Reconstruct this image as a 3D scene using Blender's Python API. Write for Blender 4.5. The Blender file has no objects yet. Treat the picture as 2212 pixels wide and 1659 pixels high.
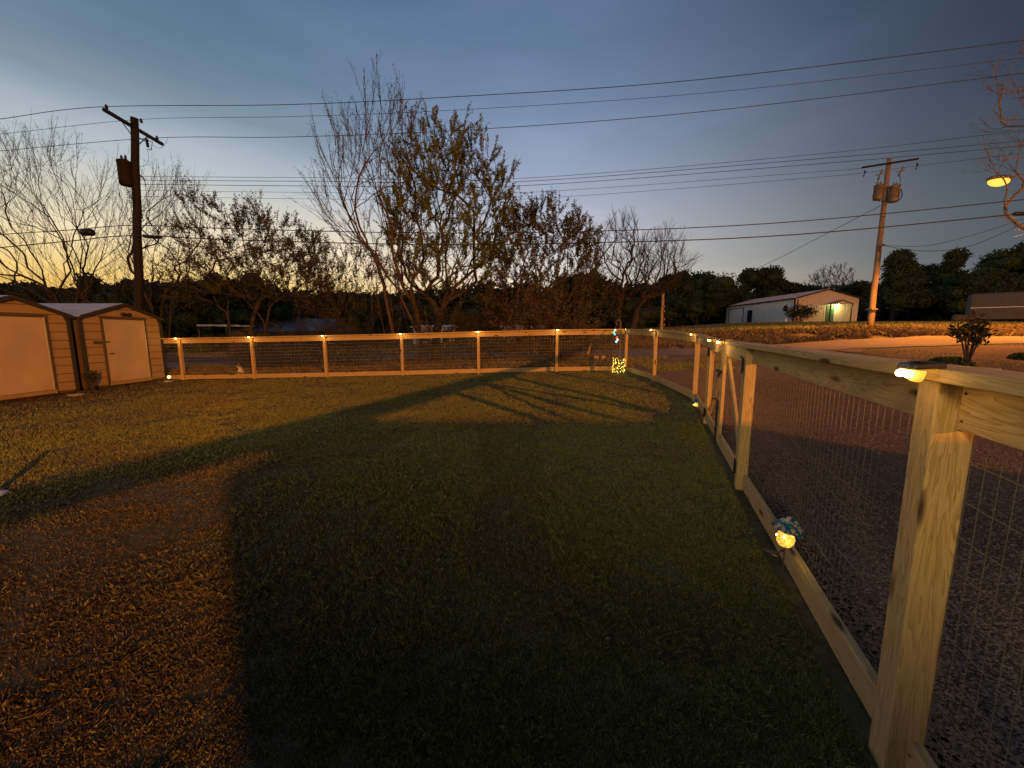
import bpy, math, random
import numpy as np
from mathutils import Vector, Matrix
R = math.radians
random.seed(7); rng = np.random.default_rng(7)
scene = bpy.context.scene
COL = scene.collection

# ------------------------------------------------------------------ camera
CAMZ = 1.47; PITCH = R(7.5); F = 831.0          # F in units of a 2212 px wide picture
cam_d = bpy.data.cameras.new('camera'); cam = bpy.data.objects.new('camera', cam_d); COL.objects.link(cam)
cam.location = (0, 0, CAMZ); cam.rotation_euler = (R(90) - PITCH, 0, 0)
cam_d.sensor_width = 36; cam_d.lens = 36 * F / 2212; cam_d.clip_start = 0.05; cam_d.clip_end = 3000
scene.camera = cam
cp, sp = math.cos(PITCH), math.sin(PITCH)
def at(px, py, Y):
    u = (px - 1106) / F; v = (829.5 - py) / F
    dy = cp + v * sp; dz = -sp + v * cp
    return Vector((u / dy * Y, Y, CAMZ + dz / dy * Y))

# ------------------------------------------------------------------ exposure
scene.view_settings.view_transform = 'Standard'; scene.view_settings.look = 'None'
scene.view_settings.exposure = 0.0; scene.view_settings.gamma = 1.0; scene.view_settings.use_curve_mapping = False

# ------------------------------------------------------------------ sky
def lin(c):
    out = []
    for x in c:
        x = x / 255
        out.append(x / 12.92 if x <= .04045 else ((x + .055) / 1.055) ** 2.4)
    return tuple(out) + (1,)
world = bpy.data.worlds.new('World'); scene.world = world; world.use_nodes = True
nt = world.node_tree; nt.nodes.clear()
N = nt.nodes.new; L = nt.links.new
def ramp(nt, stops, interp='LINEAR'):
    r = nt.nodes.new('ShaderNodeValToRGB'); e = r.color_ramp.elements; r.color_ramp.interpolation = interp
    e[0].position, e[0].color = stops[0][0], stops[0][1]
    e[1].position, e[1].color = stops[-1][0], stops[-1][1]
    for p, c in stops[1:-1]:
        k = e.new(p); k.color = c
    return r
def vmath(nt, op, a, b=None):
    n = nt.nodes.new('ShaderNodeVectorMath'); n.operation = op
    for i, s in enumerate((a, b)):
        if s is None: continue
        if isinstance(s, (tuple, list)): n.inputs[i].default_value = s
        else: nt.links.new(s, n.inputs[i])
    return n
def math_(nt, op, a, b=None, clamp=False):
    n = nt.nodes.new('ShaderNodeMath'); n.operation = op; n.use_clamp = clamp
    for i, s in enumerate((a, b)):
        if s is None: continue
        if isinstance(s, (int, float)): n.inputs[i].default_value = s
        else: nt.links.new(s, n.inputs[i])
    return n.outputs[0]
def mixc(nt, fac, a, b, blend='MIX'):
    n = nt.nodes.new('ShaderNodeMix'); n.data_type = 'RGBA'; n.blend_type = blend
    for i, s in ((0, fac), (6, a), (7, b)):
        if isinstance(s, (int, float)): n.inputs[i].default_value = s
        elif isinstance(s, tuple): n.inputs[i].default_value = s
        else: nt.links.new(s, n.inputs[i])
    return n.outputs[2]
tc = N('ShaderNodeTexCoord')
sep = N('ShaderNodeSeparateXYZ'); L(tc.outputs['Generated'], sep.inputs[0])
flat = vmath(nt, 'MULTIPLY', tc.outputs['Generated'], (1, 1, 0)); nrm = vmath(nt, 'NORMALIZE', flat.outputs[0])
dot = vmath(nt, 'DOT_PRODUCT', nrm.outputs[0], (-.88, .475, 0))
az = math_(nt, 'MULTIPLY_ADD', dot.outputs['Value'], .5); nt.nodes[-1].inputs[2].default_value = .5
elev = math_(nt, 'MAXIMUM', sep.outputs[2], 0.0)
west = ramp(nt, [(0, lin((232, 140, 40))), (.05, lin((250, 188, 80))), (.11, lin((248, 212, 132))), (.18, lin((236, 222, 184))),
                 (.30, lin((178, 190, 196))), (.39, lin((122, 143, 158))), (.46, lin((102, 126, 150))), (.6, lin((80, 105, 138))), (1, lin((64, 86, 120)))])
mid = ramp(nt, [(0, lin((242, 202, 125))), (.07, lin((232, 212, 168))), (.14, lin((214, 210, 198))), (.24, lin((190, 192, 202))), (.34, lin((158, 170, 193))),
                (.46, lin((120, 140, 172))), (.556, lin((99, 121, 154))), (.7, lin((80, 103, 138))), (1, lin((64, 86, 120)))])
east = ramp(nt, [(0, lin((92, 96, 98))), (.1, lin((88, 95, 101))), (.2, lin((79, 88, 97))), (.36, lin((49, 60, 73))), (.46, lin((43, 54, 70))), (.6, lin((42, 56, 76))), (1, lin((60, 80, 110)))])
for r in (west, mid, east): L(elev, r.inputs[0])
f1 = N('ShaderNodeMapRange'); f1.interpolation_type = 'SMOOTHSTEP'; L(az, f1.inputs[0]); f1.inputs[1].default_value = .65; f1.inputs[2].default_value = 1.0
f2 = N('ShaderNodeMapRange'); f2.interpolation_type = 'SMOOTHSTEP'; L(az, f2.inputs[0]); f2.inputs[1].default_value = .27; f2.inputs[2].default_value = .72
c1 = mixc(nt, f1.outputs[0], mid.outputs[0], west.outputs[0])
c2 = mixc(nt, f2.outputs[0], east.outputs[0], c1)
# thin high cloud, stretched bands
mp = N('ShaderNodeMapping'); mp.vector_type = 'POINT'; L(tc.outputs['Generated'], mp.inputs[0]); mp.inputs['Rotation'].default_value = (0.25, 0.35, 0.4); mp.inputs['Scale'].default_value = (1.2, 1.2, 5.5)
nz = N('ShaderNodeTexNoise'); L(mp.outputs[0], nz.inputs[0]); nz.inputs['Scale'].default_value = 1.6; nz.inputs['Detail'].default_value = 5; nz.inputs['Roughness'].default_value = .5
cr = ramp(nt, [(.42, (0, 0, 0, 1)), (.72, (1, 1, 1, 1))]); L(nz.outputs[0], cr.inputs[0])
cf = math_(nt, 'MULTIPLY', cr.outputs[0], .7)
c3 = mixc(nt, cf, c2, mixc(nt, 1.0, c2, (1.45, 1.30, 1.34, 1), 'MULTIPLY'))
bg = N('ShaderNodeBackground'); L(c3, bg.inputs[0]); bg.inputs[1].default_value = 1.0
wo = N('ShaderNodeOutputWorld'); L(bg.outputs[0], wo.inputs[0])

# ------------------------------------------------------------------ materials
def newmat(name):
    m = bpy.data.materials.new(name); m.use_nodes = True
    return m, m.node_tree, m.node_tree.nodes['Principled BSDF']
def c4(c): return tuple(c[:3]) + (1,)
def simple(name, col, rough=.6, metal=0, noise=0, nscale=8, bump=0, spec=.3):
    m, t, p = newmat(name)
    p.inputs['Base Color'].default_value = c4(col); p.inputs['Roughness'].default_value = rough
    p.inputs['Metallic'].default_value = metal; p.inputs['Specular IOR Level'].default_value = spec
    if noise or bump:
        tcn = t.nodes.new('ShaderNodeTexCoord'); n = t.nodes.new('ShaderNodeTexNoise')
        t.links.new(tcn.outputs['Object'], n.inputs[0]); n.inputs['Scale'].default_value = nscale; n.inputs['Detail'].default_value = 6
        if noise:
            a = tuple(x * (1 - noise) for x in col[:3]) + (1,); b = tuple(min(1, x * (1 + noise)) for x in col[:3]) + (1,)
            r = ramp(t, [(.3, a), (.7, b)]); t.links.new(n.outputs[0], r.inputs[0]); t.links.new(r.outputs[0], p.inputs['Base Color'])
        if bump:
            b_ = t.nodes.new('ShaderNodeBump'); b_.inputs['Strength'].default_value = bump; b_.inputs['Distance'].default_value = .02
            t.links.new(n.outputs[0], b_.inputs['Height']); t.links.new(b_.outputs[0], p.inputs['Normal'])
    return m
def emit(name, col, strength, base=(.8, .8, .8)):
    m, t, p = newmat(name)
    p.inputs['Base Color'].default_value = c4(base); p.inputs['Emission Color'].default_value = c4(col); p.inputs['Emission Strength'].default_value = strength
    return m
def wood(name, light, dark, knot, scale=1.0, rough=.75):
    """grain along the board's own X axis, offset per object"""
    m, t, p = newmat(name); n = t.nodes.new; l = t.links.new
    tcn = n('ShaderNodeTexCoord'); oi = n('ShaderNodeObjectInfo')
    off = vmath(t, 'ADD', tcn.outputs['Object'], None); sc = n('ShaderNodeVectorMath'); sc.operation = 'SCALE'
    sc.inputs[0].default_value = (37.1, 11.7, 23.3); l(oi.outputs['Random'], sc.inputs['Scale']); l(sc.outputs[0], off.inputs[1])
    mp = n('ShaderNodeMapping'); l(off.outputs[0], mp.inputs[0]); mp.inputs['Scale'].default_value = (1.1 * scale, 14 * scale, 14 * scale)
    n1 = n('ShaderNodeTexNoise'); l(mp.outputs[0], n1.inputs[0]); n1.inputs['Scale'].default_value = 1.5; n1.inputs['Detail'].default_value = 3; n1.inputs['Distortion'].default_value = .6
    mul = math_(t, 'MULTIPLY', n1.outputs[0], 11.0); fr = math_(t, 'FRACT', mul)
    rg = ramp(t, [(0, c4(light)), (.55, c4([a * .55 + b * .45 for a, b in zip(light, dark)])), (.9, c4(dark)), (1, c4(light))]); l(fr, rg.inputs[0])
    mp2 = n('ShaderNodeMapping'); l(off.outputs[0], mp2.inputs[0]); mp2.inputs['Scale'].default_value = (2.2, 9, 9)
    v = n('ShaderNodeTexVoronoi'); l(mp2.outputs[0], v.inputs[0]); v.inputs['Scale'].default_value = 1.0
    kr = ramp(t, [(.10, (1, 1, 1, 1)), (.2, (0, 0, 0, 1))]); l(v.outputs['Distance'], kr.inputs[0])
    n3 = n('ShaderNodeTexNoise'); l(off.outputs[0], n3.inputs[0]); n3.inputs['Scale'].default_value = 2.5; n3.inputs['Detail'].default_value = 3
    bl = mixc(t, n3.outputs[0], rg.outputs[0], c4([a * .72 for a in light]))
    fin = mixc(t, kr.outputs[0], bl, c4(knot))
    l(fin, p.inputs['Base Color']); p.inputs['Roughness'].default_value = rough; p.inputs['Specular IOR Level'].default_value = .25
    b_ = n('ShaderNodeBump'); b_.inputs['Strength'].default_value = .35; b_.inputs['Distance'].default_value = .002; l(fr, b_.inputs['Height']); l(b_.outputs[0], p.inputs['Normal'])
    return m
M = {}
M['wood'] = wood('treated_pine', (.55, .375, .17), (.25, .145, .05), (.07, .035, .015))
M['pole_dark'] = wood('creosoted_pole', (.018, .014, .011), (.010, .008, .006), (.008, .006, .005))
M['pole_tan'] = wood('weathered_pole', (.27, .20, .14), (.18, .125, .08), (.12, .08, .05))
M['wire'] = simple('galvanised_wire', (.19, .155, .11), .5, .1)
M['black'] = simple('black_metal', (.012, .012, .012), .45, 0)
M['blackplastic'] = simple('black_plastic', (.02, .02, .022), .35, 0)
M['panel'] = simple('solar_cell', (.015, .02, .04), .15, 0, spec=.6)
M['warm_led'] = emit('warm_led', (1, .66, .2), 25)
M['lens'] = emit('lit_lens', (1, .46, .04), .95, (.8, .6, .2))
M['shed_wall'] = simple('shed_backing', (.12, .07, .035), .8)
M['shed_tan'] = simple('shed_siding', (.31, .21, .11), .7, 0, .08, 3, .15)
M['shed_door'] = simple('shed_door_panel', (.43, .32, .21), .6, 0, .12, 1.3)
M['frame_brown'] = simple('brown_door_frame', (.09, .06, .04), .6)
M['shed_trim'] = simple('shed_dark_trim', (.035, .03, .026), .6, 0)
M['metal_roof'] = simple('grey_metal_roof', (.38, .40, .43), .45, .2, .08, 3)
M['bracket'] = simple('aged_bracket', (.12, .09, .06), .5, .4)
M['alu'] = simple('pale_door_edge', (.55, .5, .42), .35, .3)
M['bark'] = simple('grey_brown_bark', (.045, .033, .025), .9, 0, .3, 6)
M['barkred'] = simple('reddish_bark', (.07, .04, .027), .85, 0, .25, 6)
M['barkpale'] = simple('pale_twigs', (.17, .13, .10), .9, 0, .2, 6)
def leafmat(name, a, b):
    m, t, p = newmat(name); g = t.nodes.new('ShaderNodeNewGeometry')
    r = ramp(t, [(0, c4(a)), (1, c4(b))]); t.links.new(g.outputs['Random Per Island'], r.inputs[0]); t.links.new(r.outputs[0], p.inputs['Base Color'])
    p.inputs['Roughness'].default_value = .7; p.inputs['Specular IOR Level'].default_value = .2
    return m
M['leaf'] = leafmat('spring_leaves', (.055, .08, .018), (.15, .165, .04))
M['leafbud'] = leafmat('young_buds', (.035, .036, .016), (.08, .078, .03))
M['leafdark'] = leafmat('evergreen_leaves', (.018, .032, .012), (.045, .065, .022))
M['leafbrown'] = leafmat('scrub_leaves', (.06, .045, .02), (.13, .085, .03))
M['scrubdark'] = leafmat('dim_scrub_leaves', (.02, .02, .01), (.055, .045, .02))
M['barkdark'] = simple('dark_scrub_bark', (.035, .025, .018), .9, 0, .3, 6)
M['blade'] = leafmat('grass_blades', (.10, .115, .028), (.27, .245, .07))
M['dimmed'] = leafmat('dimmed_bare_grass', (.045, .03, .018), (.10, .07, .04))  # darker blades, corner dimming put into the colour
M['drygrass'] = leafmat('dry_grass', (.08, .055, .028), (.19, .14, .07))
M['stone'] = leafmat('gravel_stones', (.10, .063, .04), (.32, .205, .13))
M['white'] = simple('white_paint', (.72, .70, .66), .6, 0, .05, 4)
M['mbwall'] = simple('ribbed_white_metal', (.68, .64, .56), .5, 0, .03, 4)
M['mbgable'] = simple('tan_metal_cladding', (.56, .51, .43), .55, 0, .04, 4)
M['glass'] = simple('dark_glass', (.02, .025, .03), .1, 0, spec=.6)
M['doorgrn'] = simple('green_door', (.06, .14, .09), .5)
M['transf'] = simple('transformer_grey', (.19, .17, .155), .5, .2)
M['cable'] = simple('dark_cable', (.03, .03, .035), .5, 0)
M['rock'] = simple('pale_rock', (.30, .25, .2), .9, 0, .3, 6, .4)
M['cat'] = simple('pale_fur', (.62, .5, .4), .9, 0, .1, 20)
M['catdark'] = simple('brown_fur', (.12, .08, .05), .9)
M['houseroof'] = simple('grey_shingles', (.16, .155, .16), .9, 0, .2, 5)
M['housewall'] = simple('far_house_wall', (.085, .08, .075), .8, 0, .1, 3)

def ground_mat(name, cols, s1=.5, s2=14, bump=.5, dist=.03, rough=.95):
    m, t, p = newmat(name); n = t.nodes.new; l = t.links.new
    tcn = n('ShaderNodeTexCoord')
    a = n('ShaderNodeTexNoise'); l(tcn.outputs['Object'], a.inputs[0]); a.inputs['Scale'].default_value = s1; a.inputs['Detail'].default_value = 6; a.inputs['Roughness'].default_value = .65
    b = n('ShaderNodeTexNoise'); l(tcn.outputs['Object'], b.inputs[0]); b.inputs['Scale'].default_value = s2; b.inputs['Detail'].default_value = 6; b.inputs['Roughness'].default_value = .7
    r = ramp(t, [(.3, c4(cols[0])), (.5, c4(cols[1])), (.7, c4(cols[2]))]); l(a.outputs[0], r.inputs[0])
    r2 = ramp(t, [(.3, (.45, .45, .45, 1)), (.7, (1.5, 1.5, 1.5, 1))]); l(b.outputs[0], r2.inputs[0])
    f = mixc(t, 1.0, r.outputs[0], r2.outputs[0], 'MULTIPLY'); l(f, p.inputs['Base Color'])
    bp = n('ShaderNodeBump'); bp.inputs['Strength'].default_value = bump; bp.inputs['Distance'].default_value = dist
    l(b.outputs[0], bp.inputs['Height']); l(bp.outputs[0], p.inputs['Normal'])
    p.inputs['Roughness'].default_value = rough; p.inputs['Specular IOR Level'].default_value = .15
    return m
M['soil'] = ground_mat('turf_and_soil', ((.05, .055, .022), (.08, .07, .032), (.12, .085, .045)))
M['gravel'] = ground_mat('fine_gravel', ((.115, .072, .045), (.17, .107, .066), (.23, .145, .09)), .4, 26, 1.0, .05)
M['asphalt'] = ground_mat('worn_asphalt', ((.125, .095, .075), (.15, .115, .092), (.18, .135, .11)), .3, 40, .3, .01, .85)
M['mud'] = ground_mat('bare_earth', ((.07, .04, .025), (.12, .07, .04), (.17, .10, .06)), .6, 9, .8, .05)

# ------------------------------------------------------------------ mesh helpers
W = {}
class MB:
    def __init__(s): s.v = []; s.f = []
    def add(s, vs, fs):
        o = len(s.v); s.v.extend([tuple(x) for x in vs]); s.f.extend([tuple(i + o for i in f) for f in fs]); return s
    def box(s, c, size, rot=None, taper=1.0):
        x, y, z = [a / 2 for a in size]; c = Vector(c)
        vs = [Vector((i * x * (taper if k > 0 else 1), j * y * (taper if k > 0 else 1), k * z)) for k in (-1, 1) for j in (-1, 1) for i in (-1, 1)]
        if rot is not None: vs = [rot @ v for v in vs]
        return s.add([v + c for v in vs], [(0, 2, 3, 1), (4, 5, 7, 6), (0, 1, 5, 4), (2, 6, 7, 3), (0, 4, 6, 2), (1, 3, 7, 5)])
    def tube(s, pts, rad, n=6, caps=True):
        pts = [Vector(p) for p in pts]; m = len(pts)
        if not hasattr(rad, '__len__'): rad = [rad] * m
        vs = []
        for i, p in enumerate(pts):
            d = (pts[min(i + 1, m - 1)] - pts[max(i - 1, 0)])
            if d.length < 1e-9: d = Vector((0, 0, 1))
            d.normalize(); a = d.cross(Vector((0.02, 0.013, 1)) if abs(d.z) < .95 else Vector((1, 0.03, 0))).normalized(); b = d.cross(a)
            for k in range(n):
                t = 2 * math.pi * k / n; vs.append(p + (a * math.cos(t) + b * math.sin(t)) * rad[i])
        fs = [(i * n + k, i * n + (k + 1) % n, (i + 1) * n + (k + 1) % n, (i + 1) * n + k) for i in range(m - 1) for k in range(n)]
        if caps: fs += [tuple(range(n))[::-1], tuple((m - 1) * n + k for k in range(n))]
        return s.add(vs, fs)
    def lathe(s, prof, n=16, c=(0, 0, 0), rot=None):
        c = Vector(c); vs = []
        for r, z in prof:
            for k in range(n):
                t = 2 * math.pi * k / n; v = Vector((r * math.cos(t), r * math.sin(t), z))
                if rot is not None: v = rot @ v
                vs.append(v + c)
        m = len(prof)
        fs = [(i * n + k, i * n + (k + 1) % n, (i + 1) * n + (k + 1) % n, (i + 1) * n + k) for i in range(m - 1) for k in range(n)]
        fs += [tuple(range(n))[::-1], tuple((m - 1) * n + k for k in range(n))]
        return s.add(vs, fs)
    def ball(s, c, r, n=8, m=6, sc=(1, 1, 1)):
        pr = [(max(1e-4, r * math.sin(math.pi * i / m)), -r * math.cos(math.pi * i / m)) for i in range(m + 1)]
        o = len(s.v); s.lathe(pr, n); c = Vector(c)
        for i in range(o, len(s.v)): v = s.v[i]; s.v[i] = (v[0] * sc[0] + c.x, v[1] * sc[1] + c.y, v[2] * sc[2] + c.z)
        return s
    def prism(s, poly, d0, d1, ax):
        """polygon (list of 3D pts) extruded by vector"""
        n = len(poly); a = [Vector(p) for p in poly]; e = Vector(ax)
        return s.add([p + e * d0 for p in a] + [p + e * d1 for p in a], [tuple(range(n))[::-1], tuple(range(n, 2 * n))] + [(i, (i + 1) % n, n + (i + 1) % n, n + i) for i in range(n)])
def meshof(name, v, f, mat, smooth=False):
    me = bpy.data.meshes.new(name); me.from_pydata([tuple(x) for x in v], [], f); me.update()
    if mat: me.materials.append(mat)
    if smooth: me.polygons.foreach_set('use_smooth', [True] * len(me.polygons))
    return me
def link(name, data, parent=None, mw=None):
    o = bpy.data.objects.new(name, data); COL.objects.link(o)
    mw = mw or Matrix.Identity(4)
    if parent is not None:
        o.parent = parent; o.matrix_basis = W[parent.name].inverted() @ mw
    else: o.matrix_basis = mw
    W[o.name] = mw
    return o
def tag(o, label=None, cat=None, group=None, kind=None):
    if label: o['label'] = label
    if cat: o['category'] = cat
    if group: o['group'] = group
    if kind: o['kind'] = kind
    return o
def thing(name, loc, label, cat, group=None, rot=None):
    mw = Matrix.Translation(Vector(loc))
    if rot is not None: mw = mw @ rot.to_4x4()
    return tag(link(name, None, None, mw), label, cat, group)
def part(name, mb, mat, parent=None, smooth=False, bevel=0, seg=1):
    """mb vertices are world coordinates"""
    mw = Matrix.Identity(4) if parent is None else W[parent.name]
    inv = mw.inverted()
    me = meshof(name, [inv @ Vector(v) for v in mb.v], mb.f, mat, smooth)
    o = link(name, me, parent, mw.copy())
    if bevel: b = o.modifiers.new('bevel', 'BEVEL'); b.width = bevel; b.segments = seg; b.limit_method = 'ANGLE'
    return o
def board(name, p0, p1, w, t, mat, parent=None, up=(0, 0, 1), warp=.0, bevel=.004):
    """a timber from p0 to p1: w along 'up', t across; its own X runs along it so the grain follows"""
    p0 = Vector(p0); p1 = Vector(p1); d = p1 - p0; Ln = d.length; x = d.normalized(); up = Vector(up)
    y = up.cross(x)
    y.normalize(); z = x.cross(y)
    rot = Matrix((x, y, z)).transposed(); mw = Matrix.Translation((p0 + p1) / 2) @ rot.to_4x4()
    n = max(1, int(Ln / .3)) if warp else 1
    vs = []; ph = random.random() * 6
    for i in range(n + 1):
        s = -Ln / 2 + Ln * i / n; oy = warp * math.sin(i * .9 + ph) if 0 < i < n else 0; oz = warp * .6 * math.sin(i * 1.3 + ph * 2) if 0 < i < n else 0
        for a, b in ((-1, -1), (1, -1), (1, 1), (-1, 1)): vs.append((s, a * t / 2 + oy, b * w / 2 + oz))
    fs = [(3, 2, 1, 0), (4 * n, 4 * n + 1, 4 * n + 2, 4 * n + 3)]
    for i in range(n):
        for k in range(4): fs.append((4 * i + k, 4 * i + (k + 1) % 4, 4 * i + 4 + (k + 1) % 4, 4 * i + 4 + k))
    o = link(name, meshof(name, vs, fs, mat), parent, mw)
    if bevel: b = o.modifiers.new('bevel', 'BEVEL'); b.width = bevel; b.segments = 2; b.limit_method = 'ANGLE'
    return o
def bulkmesh(name, verts, faces, mat, parent=None):
    """numpy verts (n,3), faces (m,k)"""
    me = bpy.data.meshes.new(name); nv, (nf, k) = len(verts), faces.shape
    if parent is not None:
        verts = verts - np.array(W[parent.name].translation)
    me.vertices.add(nv); me.vertices.foreach_set('co', np.ascontiguousarray(verts, dtype=np.float32).ravel())
    me.loops.add(nf * k); me.loops.foreach_set('vertex_index', np.ascontiguousarray(faces, dtype=np.int32).ravel())
    me.polygons.add(nf); me.polygons.foreach_set('loop_start', np.arange(0, nf * k, k, dtype=np.int32))
    me.update(calc_edges=True); me.materials.append(mat)
    mw = Matrix.Identity(4) if parent is None else W[parent.name]
    return link(name, me, parent, mw.copy())

# ------------------------------------------------------------------ terrain
ctrl = [(0, 0, 0), (-5, 0, 0), (-5, 5, 0), (0, 5, .02), (1.2, 1.1, 0), (2.2, 3.45, .01), (3.2, 6.1, .03), (3.77, 7.8, .09), (3.85, 10.3, .21),
        (3.7, 12.6, .24), (-3.5, 12.5, .09), (-10.9, 12.6, -.05), (-10, 6, -.06), (-11.4, 8.5, -.08), (-6, 9, -.02), (-16, 3, -.1), (-16, 12, -.08),
        (0, -12, 0), (14, -12, .1), (-18, -10, 0), (6, 4, .04), (8, 8, .15), (10, 13, .5), (13, 6, .2), (17, 10, .55), (30, -30, 0), (-30, -30, 0), (0, -40, 0), (40, 0, .6)]
for px, py, Y in [(435, 796, 16.6), (435, 786, 19.5), (435, 775, 23), (435, 762, 30), (435, 745, 45), (1225, 778, 15.5), (1252, 760, 20), (1419, 771, 16), (1481, 753, 21),
                  (1300, 741, 22.5), (1481, 737, 23), (1481, 712, 40), (1678, 743, 21.5), (1678, 722, 24), (1600, 699, 46), (1848, 697, 46), (1920, 734, 20), (1920, 716, 23.5),
                  (1880, 707, 28), (2212, 727, 21), (2212, 706, 25), (2212, 697, 40), (1828, 755, 16), (2057, 746, 16), (2212, 742, 16), (900, 775, 18), (900, 752, 30), (900, 735, 50), (1250, 716, 45), (100, 760, 40)]:
    p = at(px, py, Y); ctrl.append((p.x, p.y, p.z))
ctrl += [(-60, 60, .3), (0, 70, 1.0), (45, 75, 3.0), (80, 50, 3.0), (-60, 10, -.3), (70, 20, 1.4)]
C_ = np.array(ctrl); P_ = C_[:, :2]
def tpsU(r2): return np.where(r2 > 1e-9, r2 * np.log(np.maximum(r2, 1e-9)) * .5, 0)
n_ = len(P_); D2 = ((P_[:, None] - P_[None]) ** 2).sum(-1)
A_ = np.zeros((n_ + 3, n_ + 3)); A_[:n_, :n_] = tpsU(D2) + np.eye(n_) * .6; A_[:n_, n_] = 1; A_[:n_, n_ + 1:] = P_; A_[n_, :n_] = 1; A_[n_ + 1:, :n_] = P_.T
sol = np.linalg.solve(A_, np.concatenate([C_[:, 2], [0, 0, 0]]))
def HN(x, y):
    x = np.asarray(x, float); y = np.asarray(y, float)
    xc = np.clip(x, -60, 80); yc = np.clip(y, -40, 75)
    q = np.stack([xc, yc], -1); r2 = ((q[..., None, :] - P_) ** 2).sum(-1)
    z = tpsU(r2) @ sol[:n_] + sol[n_] + q @ sol[n_ + 1:]
    return z
def H(x, y): return float(HN(x, y))
def axis(a0, a1, c, fine, coarse_n):
    core = np.arange(a0, a1 + 1e-6, fine); ext = np.geomspace(fine * 1.5, c, coarse_n)
    return np.concatenate([a0 - ext[::-1], core, a1 + ext])
def grid_mesh(name, X, Y, Z, mat, parent=None):
    ny, nx = X.shape; v = np.stack([X, Y, Z], -1).reshape(-1, 3)
    i = np.arange(ny - 1)[:, None] * nx + np.arange(nx - 1)[None]; i = i.ravel()
    f = np.stack([i, i + 1, i + nx + 1, i + nx], -1)
    o = bulkmesh(name, v, f, mat, parent); o.data.polygons.foreach_set('use_smooth', [True] * len(o.data.polygons)); return o
xs = axis(-24, 40, 900, .5, 26); ys = axis(-8, 50, 900, .5, 26)
X, Y = np.meshgrid(xs, ys)
Z = HN(X, Y) + .012 * np.sin(X * 2.1 + Y * 1.3) * np.cos(Y * 1.7 - X * .6) * (np.hypot(X, Y) > 3)
def HG(x, y): return HN(x, y) + .012 * np.sin(np.asarray(x) * 2.1 + np.asarray(y) * 1.3) * np.cos(np.asarray(y) * 1.7 - np.asarray(x) * .6) * (np.hypot(x, y) > 3)
tag(grid_mesh('ground', X, Y, Z, M['soil']), kind='structure')
def ribbon(name, A, B, mat, off, ns=90, nt_=14, kind='structure'):
    """sheet draped on the terrain between two plan curves (lists of xy)"""
    def res(P):
        P = np.array(P, float); d = np.concatenate([[0], np.cumsum(np.hypot(*np.diff(P, axis=0).T))]); s = np.linspace(0, d[-1], ns)
        return np.stack([np.interp(s, d, P[:, 0]), np.interp(s, d, P[:, 1])], -1)
    a, b = res(A), res(B); t = np.linspace(0, 1, nt_)[:, None, None]
    q = a[None] * (1 - t) + b[None] * t
    q[0, :, 1] += .08 * np.sin(np.arange(ns) * 1.7) ; q[-1, :, 1] += .1 * np.sin(np.arange(ns) * 1.3)
    z = HG(q[..., 0], q[..., 1]) + off
    return tag(grid_mesh(name, q[..., 0], q[..., 1], z, mat), kind=kind)
def xy(*l): return [(at(*p).x, at(*p).y) for p in l]
def smooth_curve(P, n=10):
    P = [Vector(p + (0,) if len(p) == 2 else p) for p in P]; out = []
    for i in range(len(P) - 1):
        p0, p1, p2, p3 = P[max(i - 1, 0)], P[i], P[i + 1], P[min(i + 2, len(P) - 1)]
        for k in range(n):
            t = k / n; out.append(.5 * ((2 * p1) + (p2 - p0) * t + (2 * p0 - 5 * p1 + 4 * p2 - p3) * t * t + (3 * p1 - p0 - 3 * p2 + p3) * t ** 3))
    out.append(P[-1]); return out
FENCE = [(-1.05, -4.95), (.76, -.28), (1.305, 1.14), (2.17, 3.50), (3.15, 6.10), (3.77, 7.85), (3.82, 10.30), (3.72, 12.60)]
lowE = [(-60, 16.3)] + [(at(435, 796, 16.6).x, 16.5), (-6, 16.4), (at(1225, 778, 15.5).x, 15.6), (at(1419, 771, 16).x, 16), (at(1828, 755, 16).x, 16), (at(2212, 742, 16).x, 15.8), (45, 14.5), (80, 12)]
upE = [(-60, 19.6)] + [(at(435, 786, 19.5).x, 19.5), (-6, 19.6), (at(1252, 760, 20).x, 19.9), (at(1481, 753, 21).x, 20.8), (at(1678, 743, 21.5).x, 21.2), (at(1920, 734, 20).x, 20.6), (at(2212, 727, 21).x, 20.6), (45, 19.4), (80, 17)]
sc2 = lambda P: [(v.x, v.y) for v in smooth_curve(P, 8)]
ribbon('road', sc2(lowE), sc2(upE), M['asphalt'], .03, 260, 12)
ribbon('far_driveway', sc2([(-60, 24), (-30, 23.2), (-16, 23.2), (-13, 23.5)]), sc2([(-60, 29.5), (-30, 29), (-16, 29), (-12, 28)]), M['asphalt'], .03, 80, 8)
ribbon('hill_driveway', sc2([(12.0, 33), (17, 37), (24, 43), (32.6, 49)]), sc2([(8.5, 35), (14, 40), (22, 47), (32.6, 53)]), M['asphalt'], .05, 60, 6)
gA = [(x + .25, y) for x, y in FENCE[:-1]] + [(4.1, 12.6), (4.3, 15.9)]
gB = [(14, -6), (13.5, 0), (12.5, 5), (11.5, 9), (11.5, 12), (12.5, 14), (15, 16.2)]
ribbon('bare_side_lawn', sc2([(10, -6), (10, 5), (10, 12), (12, 15.6)]), sc2([(44, -6), (44, 5), (44, 10), (44, 14)]), M['mud'], .006, 100, 40)
ribbon('gravel_lot', gA, sc2(gB), M['gravel'], .012, 120, 60)

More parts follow.
